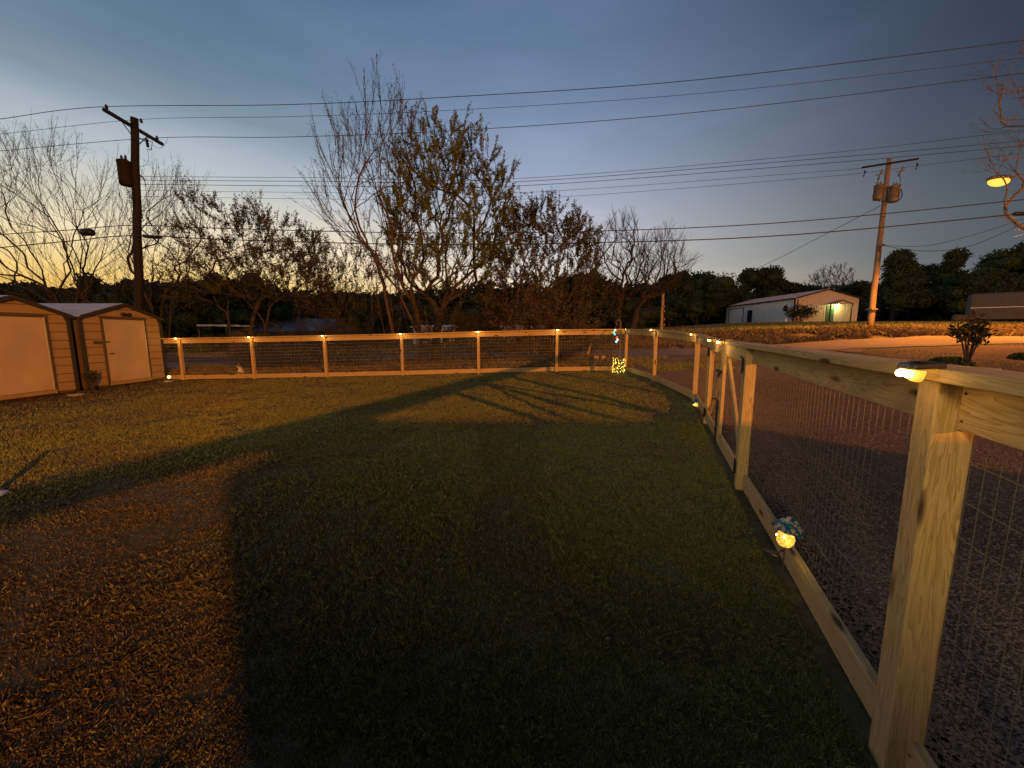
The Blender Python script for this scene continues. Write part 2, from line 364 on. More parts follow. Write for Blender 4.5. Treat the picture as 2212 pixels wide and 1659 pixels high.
# ------------------------------------------------------------------ ground cover
def blades(name, x, y, h, w, mat, lean=.5, zoff=0., parent=None):
    n = len(x); z = HG(x, y) + zoff; a = rng.uniform(0, 2 * np.pi, n); l = rng.uniform(0, lean, n) * h; b = rng.uniform(0, 2 * np.pi, n)
    base = np.stack([x, y, z], -1); wx = np.stack([np.cos(a), np.sin(a), np.zeros(n)], -1) * w[:, None] / 2
    tip = base + np.stack([np.cos(b) * l, np.sin(b) * l, h], -1); mid_ = base + np.stack([np.cos(b) * l * .35, np.sin(b) * l * .35, h * .6], -1)
    v = np.stack([base - wx, base + wx, mid_ + wx * .7, tip], 1).reshape(-1, 3)
    i = np.arange(n)[:, None] * 4
    f = np.concatenate([i + np.array([[0, 1, 2]]), i + np.array([[0, 2, 3]])])
    return tag(bulkmesh(name, v, f, mat, parent), kind='stuff')
fx = np.array([p[0] for p in FENCE]); fy = np.array([p[1] for p in FENCE])
def inside(x, y): return (x < np.interp(y, fy, fx) - .08) & (y < 12.5) & (x > -13)
def vnoise(x, y, s, seed):
    r = np.random.default_rng(seed); g = r.random((64, 64)); u = (x * s) % 64; v = (y * s) % 64
    i, j = u.astype(int), v.astype(int); a, b = u - i, v - j; a = a * a * (3 - 2 * a); b = b * b * (3 - 2 * b); i1, j1 = (i + 1) % 64, (j + 1) % 64
    return (g[i, j] * (1 - a) + g[i1, j] * a) * (1 - b) + (g[i, j1] * (1 - a) + g[i1, j1] * a) * b
# lawn blades: log-polar scatter so the density falls with distance
nb = 1900000
r_ = np.exp(rng.uniform(np.log(1.0), np.log(21), nb)); th = rng.uniform(R(-58), R(52), nb); x = r_ * np.sin(th); y = r_ * np.cos(th)
k = inside(x, y) & (y > .3); x, y, r_ = x[k], y[k], r_[k]
d = vnoise(x, y, 2.3, 3) * .35 + vnoise(x, y, 7, 4) * .3 + vnoise(x, y, 23, 8) * .35
k = rng.random(len(x)) < np.clip((d - .18) * 2.6, .30, 1); x, y, r_, d = x[k], y[k], r_[k], d[k]
h = (.007 + .036 * d * d * rng.uniform(.5, 1.7, len(x))) * (1 + .03 * r_); w = .0020 + .0011 * r_
dim_bare_ = np.clip(1.25 - np.hypot((x + 2.9) / 3.2, (y - 1.4) / 3.2), 0, 1) + np.clip(1 - (x + 11.2) / 3.5, 0, 1)  # near left: lens falloff painted as darker grass; by the sheds: bare soil
k = rng.random(len(x)) > dim_bare_ * .25; x, y, h, w, dim_bare_ = x[k], y[k], h[k], w[k], dim_bare_[k]
dry = rng.random(len(x)) < dim_bare_ * .55 + .28 + .35 * (vnoise(x, y, 1.1, 9) > .62)
dimmed_ = rng.random(len(x)) < dim_bare_ * .75
blades('dimmed_bare_grass', x[dimmed_], y[dimmed_], h[dimmed_] * .6, w[dimmed_], M['dimmed'], 2.2)
x, y, h, w, dry = x[~dimmed_], y[~dimmed_], h[~dimmed_], w[~dimmed_], dry[~dimmed_]
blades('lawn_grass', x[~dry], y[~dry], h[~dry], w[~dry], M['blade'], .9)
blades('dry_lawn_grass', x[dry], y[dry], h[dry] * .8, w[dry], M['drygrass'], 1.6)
# road bank: dry tufts, far lawns
nb = 60000
x = rng.uniform(-2, 34, nb); up = np.array(sc2(upE)); yb = np.interp(x, up[:, 0], up[:, 1]); y = yb + .1 + rng.random(nb) ** 1.3 * 4.2
k = vnoise(x, y, .9, 5) > .3; x, y = x[k], y[k]
blades('bank_dry_grass', x, y, rng.uniform(.08, .34, len(x)), rng.uniform(.02, .05, len(x)), M['drygrass'], 1.3)
nb = 50000
x = rng.uniform(-28, 45, nb); y = 24 + rng.random(nb) * 24
blades('far_lawn_grass', x, y, rng.uniform(.05, .14, nb), rng.uniform(.05, .1, nb), M['blade'], 1.0)
nb = 45000
x = rng.uniform(-13, 4, nb); y = rng.uniform(12.75, 16.3, nb)
blades('verge_grass', x, y, rng.uniform(.05, .28, nb), rng.uniform(.01, .025, nb), M['drygrass'], 1.4)
nb = 30000
x = rng.uniform(4, 13, nb); y = rng.uniform(12, 16, nb); k = vnoise(x, y, 1.2, 6) > .45; x, y = x[k], y[k]
blades('apron_grass', x, y, rng.uniform(.03, .1, len(x)), rng.uniform(.01, .03, len(x)), M['blade'], 1.2)
nb = 26000
x = rng.uniform(12, 40, nb); y = rng.uniform(2, 15.6, nb)
k = vnoise(x, y, .8, 12) > .55; x, y = x[k], y[k]
blades('side_lawn_grass', x, y, rng.uniform(.03, .07, len(x)), rng.uniform(.01, .03, len(x)), M['blade'], 1.2)
def stones(name, x, y, s, mat, zoff=.0):
    n = len(x); z = HG(x, y) + zoff
    o = np.array([[1, 0, 0], [0, 1, 0], [-1, 0, 0], [0, -1, 0], [0, 0, .7], [0, 0, -.7]])
    q = o[None] * rng.uniform(.6, 1.3, (n, 6, 1)) * s[:, None, None]; a = rng.uniform(0, 6.28, n); ca, sa = np.cos(a)[:, None], np.sin(a)[:, None]
    v = np.stack([q[..., 0] * ca - q[..., 1] * sa, q[..., 0] * sa + q[..., 1] * ca, q[..., 2]], -1) + np.stack([x, y, z], -1)[:, None]
    f0 = np.array([[0, 1, 4], [1, 2, 4], [2, 3, 4], [3, 0, 4]])
    return tag(bulkmesh(name, v.reshape(-1, 3), (np.arange(n)[:, None, None] * 6 + f0[None]).reshape(-1, 3), mat), kind='stuff')
nb = 110000
r_ = np.exp(rng.uniform(np.log(1.8), np.log(19), nb)); th = rng.uniform(R(12), R(66), nb); x = r_ * np.sin(th); y = r_ * np.cos(th)
k = (x > np.interp(y, fy, fx) + .12) & (x < 12.5) & (y < 15.5); x, y, r_ = x[k], y[k], r_[k]
stones('gravel', x, y, rng.uniform(.004, .010, len(x)) * (1 + .05 * r_), M['stone'], .014)
nb = 1500
x = rng.uniform(-12.5, 3.6, nb); y = np.where(rng.random(nb) < .5, rng.uniform(12.2, 12.9, nb), rng.uniform(.8, 12, nb)); k = inside(x, y) & (x > np.interp(y, fy, fx) - .6)
stones('soil_clods', x[k], y[k], rng.uniform(.005, .014, k.sum()), M['stone'])
x = rng.uniform(2.5, 9, 260); yb = np.interp(x, up[:, 0], up[:, 1]); y = yb + rng.uniform(.1, 1.3, 260)
stones('roadside_rubble', x, y, rng.uniform(.04, .13, 260), M['stone'])

# ------------------------------------------------------------------ timber fence
CAPH = 1.37
M['wire_lit'] = simple('lit_galvanised_wire', (.34, .29, .22), .5, .1)  # lighter copy of the wire, lamplight on the back fence put into the colour
def wire_panel(a, b, z0a, z0b, hgt, parent, r=.0011):
    a = Vector((a[0], a[1], z0a)); b = Vector((b[0], b[1], z0b)); d = b - a; Ln = d.length; mb = MB()
    nv = int(Ln / .0508); ang = random.random() * 6
    nrm = Vector((-d.y, d.x, 0)).normalized()
    for i in range(nv + 1):
        p = a + d * (i / nv); o = nrm * (.004 * math.sin(i * .21 + ang))
        mb.tube([p + o, p + o * 1.6 + Vector((0, 0, hgt * .5)), p + o * .6 + Vector((0, 0, hgt))], r * .72, 3, False)
    nh = int(hgt / .1016)
    for j in range(nh + 1):
        pts = []; m = max(6, int(Ln / .15))
        for i in range(m + 1):
            p = a + d * (i / m); pts.append(p + nrm * (.004 * math.sin(i * .5 + ang)) + Vector((0, 0, j * hgt / nh + .006 * math.sin(i * .8 + j + ang) + .004 * random.uniform(-1, 1))))
        mb.tube(pts, r * 1.25, 3, False)
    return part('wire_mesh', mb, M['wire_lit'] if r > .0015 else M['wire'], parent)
def post(p, parent, h=CAPH - .038, dirv=(0, 1), s=.089, deep=.1):
    g = H(*p); a = Vector((p[0], p[1], g - deep)); return board('post', a, (p[0], p[1], g + h), s, s, M['wood'], parent, up=Vector((dirv[0], dirv[1], 0)), warp=0, bevel=.005)
def bay(a, b, parent, side, r=.0011, wires=True, ends=(0, 0)):
    """rails, cap and welded wire between two posts; side = unit vector to the yard"""
    A = Vector((a[0], a[1], H(*a))); B = Vector((b[0], b[1], H(*b))); d = (B - A).normalized(); s = Vector((side[0], side[1], 0))
    e = d * .0455
    board('top_rail', A + e + Vector((0, 0, CAPH - .038 - .071)) - s * .0255, B - e + Vector((0, 0, CAPH - .038 - .071)) - s * .0255, .138, .038, M['wood'], parent, warp=.002)
    board('cap_rail', A + d * ends[0] + Vector((0, 0, CAPH - .017)) + s * .01, B - d * ends[1] + Vector((0, 0, CAPH - .017)) + s * .01, .038, .14, M['wood'], parent, warp=.0015)
    board('bottom_rail', A + e + Vector((0, 0, .085)) - s * .0255, B - e + Vector((0, 0, .085)) - s * .0255, .138, .038, M['wood'], parent, warp=.002)
    if parent.name.startswith('side_fence'):
        for q, dd in ((A + e, d), (B - e, -d)):
            for hz in (CAPH - .07, CAPH - .15, .055, .115):
                c = q + dd * .02 - s * .0055 + Vector((0, 0, hz)); part('screw', MB().tube([c, c + s * .0025], .0045, 7), M['bracket'], parent)
    if wires: wire_panel((A - s * .049)[:2], (B - s * .049)[:2], A.z + .12, B.z + .12, CAPH - .29, parent, r)
# back fence
bx = [395, 549, 705, 870, 1034, 1202]
BP = []
for px in bx:
    p = at(px, 800, 12.6); BP.append((p.x, 12.6))
corner = FENCE[-1]; BP.append(corner)
BP = [(BP[0][0] - 2.3, 12.6)] + BP
bf = thing('back_fence', (BP[3][0], 12.6, H(BP[3][0], 12.6)), 'long pine and wire fence along the far end of the lawn, starting at the sheds', 'fence')
for p in BP[:-1]: post(p, bf)
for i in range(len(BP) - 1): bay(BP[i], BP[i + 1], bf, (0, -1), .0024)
# side fence: two runs with the gate between them
def unit(a, b): d = Vector((b[0] - a[0], b[1] - a[1])); return d.normalized()
sfA = thing('side_fence', (3.77, 7.85, H(3.77, 7.85)), 'pine and wire fence run from the far corner to the double gate', 'fence')
sfB = thing('side_fence', (1.28, 1.14, H(1.28, 1.14)), 'nearest pine and wire fence run, from the double gate past the big foreground post', 'fence')
for i, p in enumerate(FENCE):
    q = FENCE[min(i + 1, len(FENCE) - 1)]; o = FENCE[max(i - 1, 0)]; dv = unit(p, q) if i < 4 else unit(o, p)
    par = sfB if i <= 3 else sfA
    post(p, par, dirv=dv, s=.095 if i == 2 else .089)
for i in (4, 5, 6):
    d = unit(FENCE[i], FENCE[i + 1]); bay(FENCE[i], FENCE[i + 1], sfA, (-d.y, d.x))
for i in (0, 1, 2):
    d = unit(FENCE[i], FENCE[i + 1]); bay(FENCE[i], FENCE[i + 1], sfB, (-d.y, d.x), ends=(.003, .003))
# the big knot and end grain stay in the wood material
# gate: two leaves
def gate_leaf(hinge, meet, label, latch):
    hx = Vector((hinge[0], hinge[1], 0)); mx = Vector((meet[0], meet[1], 0)); d = (mx - hx).normalized(); s = Vector((-d.y, d.x, 0))
    if s.x > 0: s = -s
    g0, g1 = H(*hinge), H(*meet); g = (g0 + g1) / 2
    t = thing('gate_leaf', (hinge[0], hinge[1], g0), label, 'gate', 'leaves of the double gate')
    top = g + CAPH - .04; bot = g + .07
    a = hx + d * .07; b = mx - d * .012
    def V(p, z): return Vector((p.x, p.y, z))
    so = s * .012
    board('stile', V(a + d * .045, bot) + so, V(a + d * .045, top - .001) + so, .089, .038, M['wood'], t, up=d)
    board('stile', V(b - d * .045, bot) + so, V(b - d * .045, top - .001) + so, .089, .038, M['wood'], t, up=d)
    board('gate_rail', V(a + d * .091, top - .07) + so, V(b - d * .091, top - .07) + so, .138, .037, M['wood'], t)
    board('gate_rail', V(a + d * .091, bot + .07) + so, V(b - d * .091, bot + .07) + so, .138, .037, M['wood'], t)
    board('cap_rail', V(a - d * .02, top + .02), V(b, top + .02), .038, .14, M['wood'], t)
    board('brace', V(b - d * .11, top - .17) - s * .022, V(a + d * .11, bot + .17) - s * .022, .085, .03, M['wood'], t, up=(0, 0, 1))
    wire_panel((a + d * .05 + s * -.042)[:2], (b - d * .05 + s * -.042)[:2], bot + .1, bot + .1, CAPH - .32, t)
    for z in (top - .17, bot + .12):
        mb = MB(); c = V(hx + d * .06, z) + s * .048
        mb.tube([c - Vector((0, 0, .075)), c + Vector((0, 0, .075))], .011, 8)
        rot = Matrix((d, s, Vector((0, 0, 1)))).transposed()
        mb.box(c + d * .028 - s * .012, (.05, .006, .11), rot); mb.box(c - d * .03 - s * .003, (.045, .005, .11), rot)
        part('hinge', mb, M['black'], t)
    if latch:
        c = V(b, top - .36) + s * .05; mb = MB(); rot = Matrix((d, s, Vector((0, 0, 1)))).transposed()
        mb.box(c - d * .045, (.09, .02, .05), rot); mb.box(c + d * .05, (.07, .025, .03), rot); mb.tube([c - d * .02 + s * .01, c - d * .02 + s * .05 + Vector((0, 0, .03)), c + d * .05 + s * .05 + Vector((0, 0, .02)), c + d * .06 + s * .01], .008, 6)
        mb.tube([c - d * .03 - Vector((0, 0, .03)), c - d * .035 + s * .01 - Vector((0, 0, .075))], .011, 6)
        part('latch', mb, M['black'], t)
        c = V(b - d * .04, 0) + s * .045; mb = MB()
        mb.tube([Vector((c.x, c.y, g + .02)), Vector((c.x, c.y, g + .58)), Vector((c.x, c.y, g + .62)) + d * .0 + s * .03, Vector((c.x, c.y, g + .61)) + s * .07], .011, 6)
        part('drop_bolt', mb, M['black'], t)
        for z in (.22, .5): part('bolt_bracket', MB().box((c.x, c.y, g + z), (.05, .035, .03), rot), M['black'], t)
    return t
G1, G2 = FENCE[4], FENCE[3]; mid_g = ((G1[0] + G2[0]) / 2, (G1[1] + G2[1]) / 2)
gl1 = gate_leaf(G2, mid_g, 'nearer leaf of the double gate, hinged on the post closer to the camera', False)
gl2 = gate_leaf(G1, mid_g, 'farther leaf of the double gate, with the black latch and drop bolt', True)

# ------------------------------------------------------------------ solar lights
warm = (1.0, .60, .18)
def point(parent, p, col, power, size=.02, name='glow'):
    l = bpy.data.lights.new(name, 'POINT'); l.color = col; l.energy = power; l.shadow_soft_size = size
    o = link(name, l, parent, Matrix.Translation(p)); return o
def solar_light(p, face, label, dirv, power=2.8):
    """p: middle of the cap's yard-side edge; face: unit vector to the yard"""
    f = Vector((face[0], face[1], 0)).normalized(); d = f.cross(Vector((0, 0, 1))); rot = Matrix((d, f, Vector((0, 0, 1)))).transposed()
    t = thing('solar_light', p, label, 'solar light', 'solar lights along the fence top')
    mb = MB(); c = p + f * .03
    mb.add([c + rot @ Vector(v) for v in ((-.042, -.045, .008), (.042, -.045, .008), (.042, .022, .004), (.028, .034, .0), (-.028, .034, .0), (-.042, .022, .004),
                                          (-.042, -.045, .024), (.042, -.045, .024), (.040, .022, .019), (.026, .032, .016), (-.026, .032, .016), (-.040, .022, .019))],
           [(5, 4, 3, 2, 1, 0), (6, 7, 8, 9, 10, 11)] + [(i, (i + 1) % 6, 6 + (i + 1) % 6, 6 + i) for i in range(6)])
    part('housing', mb, M['blackplastic'], t, bevel=.003)
    mb = MB(); mb.box(c + rot @ Vector((0, -.015, .0235)), (.066, .045, .002), rot); part('solar_panel', mb, M['panel'], t)
    mb = MB()
    for k in range(6):
        pass
    prof = [(.036, .0), (.035, -.012), (.029, -.024), (.018, -.033), (.004, -.036)]
    for i in range(len(prof) - 1):
        pass
    n = 8; vs = []
    for r, z in prof:
        for k in range(n + 1):
            a = math.pi * k / n; vs.append(c + rot @ Vector((r * math.cos(a), r * math.sin(a) * .8 - .005, z)))
    fs = [(i * (n + 1) + k, i * (n + 1) + k + 1, (i + 1) * (n + 1) + k + 1, (i + 1) * (n + 1) + k) for i in range(len(prof) - 1) for k in range(n)]
    mb.add(vs, fs); part('lens', mb, M['lens'], t, True)
    for sx in (-.018, .02):
        mb = MB(); mb.ball(c + rot @ Vector((sx, .026, -.012)), .011); part('led', mb, M['warm_led'], t, True)
    point(t, c + rot @ Vector((0, .085, -.02)), warm, power, .03)
def cap_edge(p, face): f = Vector((face[0], face[1], 0)).normalized(); q = Vector((p[0], p[1], H(*p) + CAPH - .005)); return q + f * .082
words = ['first', 'second', 'third', 'fourth', 'fifth', 'sixth']
for i, p in enumerate(BP[1:-1]):
    solar_light(cap_edge(p, (0, -1)), (0, -1), 'small glowing solar light on the back fence, on the %s post right of the sheds' % words[i], None)
solar_light(cap_edge((corner[0] - .05, corner[1]), (0, -1)), (0, -1), 'glowing solar light on the corner post where back and side fences meet', None)
def sidelight(i, label, p=None, pw=2.8):
    d = unit(FENCE[max(i - 1, 0)], FENCE[i]) if i > 2 else unit(FENCE[i], FENCE[i + 1]); q = p or FENCE[i]; solar_light(cap_edge(q, (-d.y, d.x)), (-d.y, d.x), label, None, pw)
sidelight(6, 'glowing solar light on the side fence post just right of the corner')
sidelight(5, 'glowing solar light on the side fence post above the far mushroom lamp')
gd = unit(G2, G1)
sidelight(4, 'glowing solar light on the cap of the farther gate leaf', (mid_g[0] + gd.x * .55, mid_g[1] + gd.y * .55))
sidelight(4, 'glowing solar light on the cap of the nearer gate leaf', (mid_g[0] - gd.x * .35, mid_g[1] - gd.y * .35))
sidelight(2, 'large glowing solar light with black top on the big foreground post', (1.28, 1.075), .7)

# ------------------------------------------------------------------ sheds
def shed(yc, hw, label, n_open, full=True):
    x0 = -11.4; g = H(x0, yc) + .05; e = 1.92; ap = 2.30
    depth = 2.9
    t = thing('garden_shed', (x0 - depth / 2, yc, g), label, 'shed', 'tan garden sheds side by side')
    # walls behind the siding
    mb = MB()
    prof = [(yc - hw, g), (yc + hw, g), (yc + hw, g + e), (yc, g + ap), (yc - hw, g + e)]
    mb.prism([(x0 - .02, a, b) for a, b in prof], 0, -(depth - .02), (1, 0, 0)); part('wall', mb, M['shed_wall'], t)
    dy0, dy1, dz1 = yc - .60, yc + .60, g + 1.87
    # siding planks on the front
    z = g + .06; h_ = .212; k = 0
    while z < g + ap - .03:
        z1 = min(z + h_ - .016, g + ap - .02)
        def half(zz): return hw - .03 if zz <= g + e else max(.02, (hw - .03) * (1 - (zz - g - e) / (ap - e)))
        segs = [(-1, -.66), (.66, 1)] if z < dz1 + .05 else [(-1, 1)]
        for a, b in segs:
            lo0, hi0 = half(z), half(z1)
            A0, B0 = (max(-lo0, -9) if a == -1 else a), (lo0 if b == 1 else b); A1, B1 = (-hi0 if a == -1 else a), (hi0 if b == 1 else b)
            if A1 > B1: A1 = B1 = (A0 + B0) / 2
            mb = MB(); mb.add([(x0 + .014, yc + A0, z), (x0 + .014, yc + B0, z), (x0 + .004, yc + B1, z1), (x0 + .004, yc + A1, z1),
                               (x0 - .02, yc + A0, z), (x0 - .02, yc + B0, z), (x0 - .02, yc + B1, z1), (x0 - .02, yc + A1, z1)],
                              [(0, 1, 2, 3), (7, 6, 5, 4), (0, 4, 5, 1), (1, 5, 6, 2), (2, 6, 7, 3), (3, 7, 4, 0)])
            part('plank', mb, M['shed_tan'], t)
        z += h_; k += 1
    # corner trims
    for s in (-1, 1):
        mb = MB(); mb.box((x0 + .012, yc + s * (hw - .008), g + e / 2), (.06, .075, e - .02)); part('corner_trim', mb, M['shed_trim'], t)
    # roof
    sl = Vector((0, hw + .06, -(ap - e) * (hw + .06) / hw)); up = .055
    for s in (-1, 1):
        mb = MB(); a0 = Vector((0, yc, g + ap + up)); b0 = Vector((0, yc + s * (hw + .04), g + e - .02 + up)); th = Vector((0, 0, -.03))
        for (q0, q1) in [(0, 1)]:
            pass
        q = [a0, b0, b0 + th, a0 + th]
        mb.prism([(x0 + .09, v.y, v.z) for v in q], 0, -(depth + .2), (1, 0, 0)); rf = part('roof_slope', mb, M['metal_roof'], t)
        for fr in (.5,):
            c = a0.lerp(b0, fr); mb = MB(); mb.box((x0 - depth / 2, c.y, c.z + .004), (depth + .18, .03, .012)); part('roof_seam', mb, M['metal_roof'], rf)
        mb = MB(); q = [a0 + Vector((0, 0, .008)), b0 + Vector((0, s * .01, .004)), b0 + Vector((0, s * .01, -.085)), a0 + Vector((0, 0, -.085))]
        mb.prism([(x0 + .095, v.y, v.z) for v in q], 0, .022, (1, 0, 0)); part('fascia', mb, M['shed_trim'], t)
    # door frame + door
    fw = .05
    for nm, c, s in (('door_frame', (x0 + .02, dy0 - fw / 2 - .005, g + .95), (.05, fw, 1.88)), ('door_frame', (x0 + .02, dy1 + fw / 2 + .005, g + .95), (.05, fw, 1.88)), ('door_frame', (x0 + .024, yc, g + 1.915), (.05, 1.34, .05))):
        mb = MB(); mb.box(c, s); part(nm, mb, M['frame_brown'], t)
    mb = MB(); mb.box((x0 + .03, yc, g + .07), (.09, 1.24, .09)); part('threshold', mb, M['shed_tan'], t, bevel=.004)
    mb = MB(); mb.box((x0 + .018, yc, g + 1.0), (.03, 1.17, 1.76)); dr = part('door', mb, M['shed_door'], t, bevel=.006)
    for s in (-1, 1):
        mb = MB(); mb.box((x0 + .037, yc + s * .592, g + 1.0), (.012, .02, 1.78)); part('door_edge', mb, M['alu'], dr)
    mb = MB(); mb.tube([(x0 + .035, dy0 + .07, g + .92), (x0 + .075, dy0 + .075, g + .92), (x0 + .075, dy0 + .16, g + .92), (x0 + .035, dy0 + .165, g + .92)], .012, 6); part('door_handle', mb, M['black'], dr)
    mb = MB(); mb.box((x0 + .035, dy0 - .16, g + 1.24), (.03, .3, .085)); mb.box((x0 + .055, dy0 + .02, g + 1.25), (.03, .16, .03)); part('hasp', mb, M['bracket'], t)
    # base skid
    mb = MB(); mb.box((x0 - depth / 2 - .02, yc, g - .06), (depth - .1, hw * 2 - .1, .16)); part('base', mb, M['shed_trim'], t)
    return t, g
s2, g2 = shed(11.42, 1.17, 'tan garden shed nearer the back fence, with closed pale door and roof slope in view', 0)
s1, g1 = shed(8.87, 1.12, 'tan garden shed at the left edge of the photo, partly cut off by it', 0)
# black motion lamp over the door of the farther shed
ml = thing('wall_lamp', (-11.37, 11.42, g2 + 2.0), 'small black security lamp above the pale door of the farther shed', 'lamp')
mb = MB(); mb.box((-11.36, 11.42, g2 + 2.04), (.05, .1, .07)); part('bracket', mb, M['blackplastic'], ml)
mb = MB()
for s in (-1, 1): mb.lathe([(.02, -.05), (.045, -.02), (.045, .05)], 10, (-11.30, 11.42 + s * .085, g2 + 2.03), Matrix.Rotation(R(65), 3, 'Y'))
part('lamp_head', mb, M['blackplastic'], ml, True)

# ------------------------------------------------------------------ foliage helpers
def leaf_cloud(name, centers, size, mat, parent=None, spread=0., kind=None, flat=.0):
    """centers (n,3): one folded leaf-shaped quad each"""
    n = len(centers); c = centers + rng.normal(0, 1, (n, 3)) * spread
    a = rng.normal(0, 1, (n, 3)); a /= np.linalg.norm(a, axis=1)[:, None]; b = rng.normal(0, 1, (n, 3)); b -= (a * b).sum(1)[:, None] * a; b /= np.linalg.norm(b, axis=1)[:, None]
    s = (size * rng.uniform(.5, 1.3, n))[:, None]
    v = np.stack([c - a * s, c - b * s * .45 - a * s * .1, c + a * s, c + b * s * .45 + a * s * .1], 1).reshape(-1, 3)
    f = np.arange(n)[:, None] * 4 + np.array([[0, 1, 2, 3]])
    o = bulkmesh(name, v, f, mat, parent)
    if kind: o['kind'] = kind
    return o
class Tree:
    """a branching skeleton turned into thin tapered prisms"""
    def __init__(s): s.seg = []; s.tips = []
    def grow(s, p, d, ln, r, lvl, cfg):
        nseg = cfg.get('nseg', 5) if lvl > 0 else 3; pts = [p]; dd = d.normalized(); R0 = r; r1 = max(cfg['rmin'], r * cfg.get('taper', .45))
        for i in range(nseg):
            dd = (dd + Vector((random.gauss(0, 1), random.gauss(0, 1), random.gauss(0, 1))) * cfg['wob'] + Vector((0, 0, cfg['up'][min(lvl, len(cfg['up']) - 1)]))).normalized()
            q = pts[-1] + dd * ln / nseg; ra = R0 + (r1 - R0) * i / nseg; rb = R0 + (r1 - R0) * (i + 1) / nseg
            s.seg.append((pts[-1], q, ra, rb)); pts.append(q)
            if lvl <= cfg.get('leaflvl', 1): s.tips.append((pts[-2], q))
        if lvl > 0:
            nk = cfg['kids'][min(lvl, len(cfg['kids']) - 1)]; nk = nk if isinstance(nk, int) else random.randint(*nk)
            for j in range(nk):
                t = cfg['t0'] + (1 - cfg['t0']) * (j + random.random()) / nk; i = min(nseg - 1, int(t * nseg)); q = pts[i].lerp(pts[i + 1], t * nseg - i)
                ax = (pts[i + 1] - pts[i]).normalized(); side = ax.cross(Vector((random.gauss(0, 1), random.gauss(0, 1), random.gauss(0, 1)))).normalized()
                an = R(random.uniform(*cfg['ang'])); nd = ax * math.cos(an) + side * math.sin(an)
                k = random.uniform(*cfg['len']) * (1.1 - .45 * t)
                s.grow(q, nd, ln * k, max(cfg['rmin'], (R0 + (r1 - R0) * t) * cfg.get('rk', .6)), lvl - 1, cfg)
    def mesh(s, name, mat, parent, n=3):
        A = np.array([a for a, b, c, d in s.seg]); B = np.array([b for a, b, c, d in s.seg]); ra = np.array([c for *_, c, d in s.seg]); rb = np.array([d for *_, d in s.seg])
        D = B - A; D /= np.linalg.norm(D, axis=1)[:, None] + 1e-9; ref = np.where(np.abs(D[:, 2:3]) < .9, np.array([[0, 0, 1.]]), np.array([[1., 0, 0]]))
        U = np.cross(D, ref); U /= np.linalg.norm(U, axis=1)[:, None]; V = np.cross(D, U); vs = []
        for P, r in ((A, ra), (B, rb)):
            for k in range(n): t = 2 * math.pi * k / n; vs.append(P + (U * math.cos(t) + V * math.sin(t)) * r[:, None])
        v = np.stack(vs, 1).reshape(-1, 3); m = len(A); i = np.arange(m)[:, None] * 2 * n
        f = np.concatenate([i + np.array([[k, (k + 1) % n, n + (k + 1) % n, n + k]]) for k in range(n)])
        return bulkmesh(name, v, f, mat, parent)
def tree(base, label, cat, stems, cfg, mat, leaf=None, nleaf=0, lsize=.05, lspread=.08, name='tree', group=None, kf=None, fit=None):
    t = thing(name, base, label, cat, group); T = Tree(); base = Vector(base)
    for off, d, ln, r in stems: T.grow(base + Vector(off) - Vector((0, 0, .15)), Vector(d), ln, r, cfg['lvl'], cfg)
    if fit:
        fx0, fx1, fy0 = fit; Y = base.y; e = np.array([b for a, b, c, d in T.seg]); dx = e[:, 0] - base.x; dz = e[:, 2] - base.z
        kz = (at(fx0, fy0, Y).z - base.z) / np.percentile(dz, 99.4); ax0 = at(fx0, 560, Y).x - base.x; ax1 = at(fx1, 560, Y).x - base.x
        kl = ax0 / min(-.1, np.percentile(dx, .8)); kr = ax1 / max(.1, np.percentile(dx, 99.2)); ky = min(1.2, (abs(kl) + abs(kr)) / 2)
        def fm(v): d = v - base; return base + Vector((d.x * (kl if d.x < 0 else kr), d.y * ky, d.z * kz))
        T.seg = [(fm(a), fm(b), c, d) for a, b, c, d in T.seg]; T.tips = [(fm(a), fm(b)) for a, b in T.tips]
    big = Tree(); tw = Tree(); thr = cfg.get('trunk_r', .03)
    for sg in T.seg: (big if sg[2] > thr else tw).seg.append(sg)
    if big.seg: big.mesh('trunk', mat, t, 6)
    if tw.seg: tw.mesh('branches', mat, t, 3)
    if leaf is not None and T.tips:
        ta = np.array([a for a, b in T.tips]); tb = np.array([b for a, b in T.tips]); i = rng.integers(0, len(ta), nleaf); f = rng.random((nleaf, 1))
        leaf_cloud('crown', ta[i] * (1 - f) + tb[i] * f, lsize, leaf, t, lspread)
    return t, T
def gz(p): return Vector((p.x, p.y, H(p.x, p.y)))
def fan(n, lean, ln, r, az0=0, az1=360, j=.15):
    out = []
    for i in range(n):
        a = R(az0 + (az1 - az0) * (i + random.random() * .7) / n); t = R(random.uniform(*lean)); out.append(((random.uniform(-j, j), random.uniform(-j, j), 0), (math.sin(t) * math.cos(a), math.sin(t) * math.sin(a), math.cos(t)), random.uniform(*ln), random.uniform(*r)))
    return out
bare = dict(lvl=3, rmin=.006, wob=.03, up=[.03, .05, .03, .02], kids=[0, (3, 4), (5, 6), (8, 10)], t0=.16, ang=(12, 30), len=(.5, .85), nseg=6, leaflvl=0)
bud = dict(lvl=4, rmin=.006, wob=.06, up=[.02, .02, .02, .03], kids=[0, 3, (4, 5), (5, 6), (6, 7)], t0=.2, ang=(24, 58), len=(.42, .72), nseg=5, leaflvl=1)
fine = dict(bare, lvl=4, kids=[0, 4, 4, (5, 6), (6, 7)], ang=(18, 44), len=(.42, .66), up=[.0, .01, .02, .01, .0], rmin=.009, nseg=5)
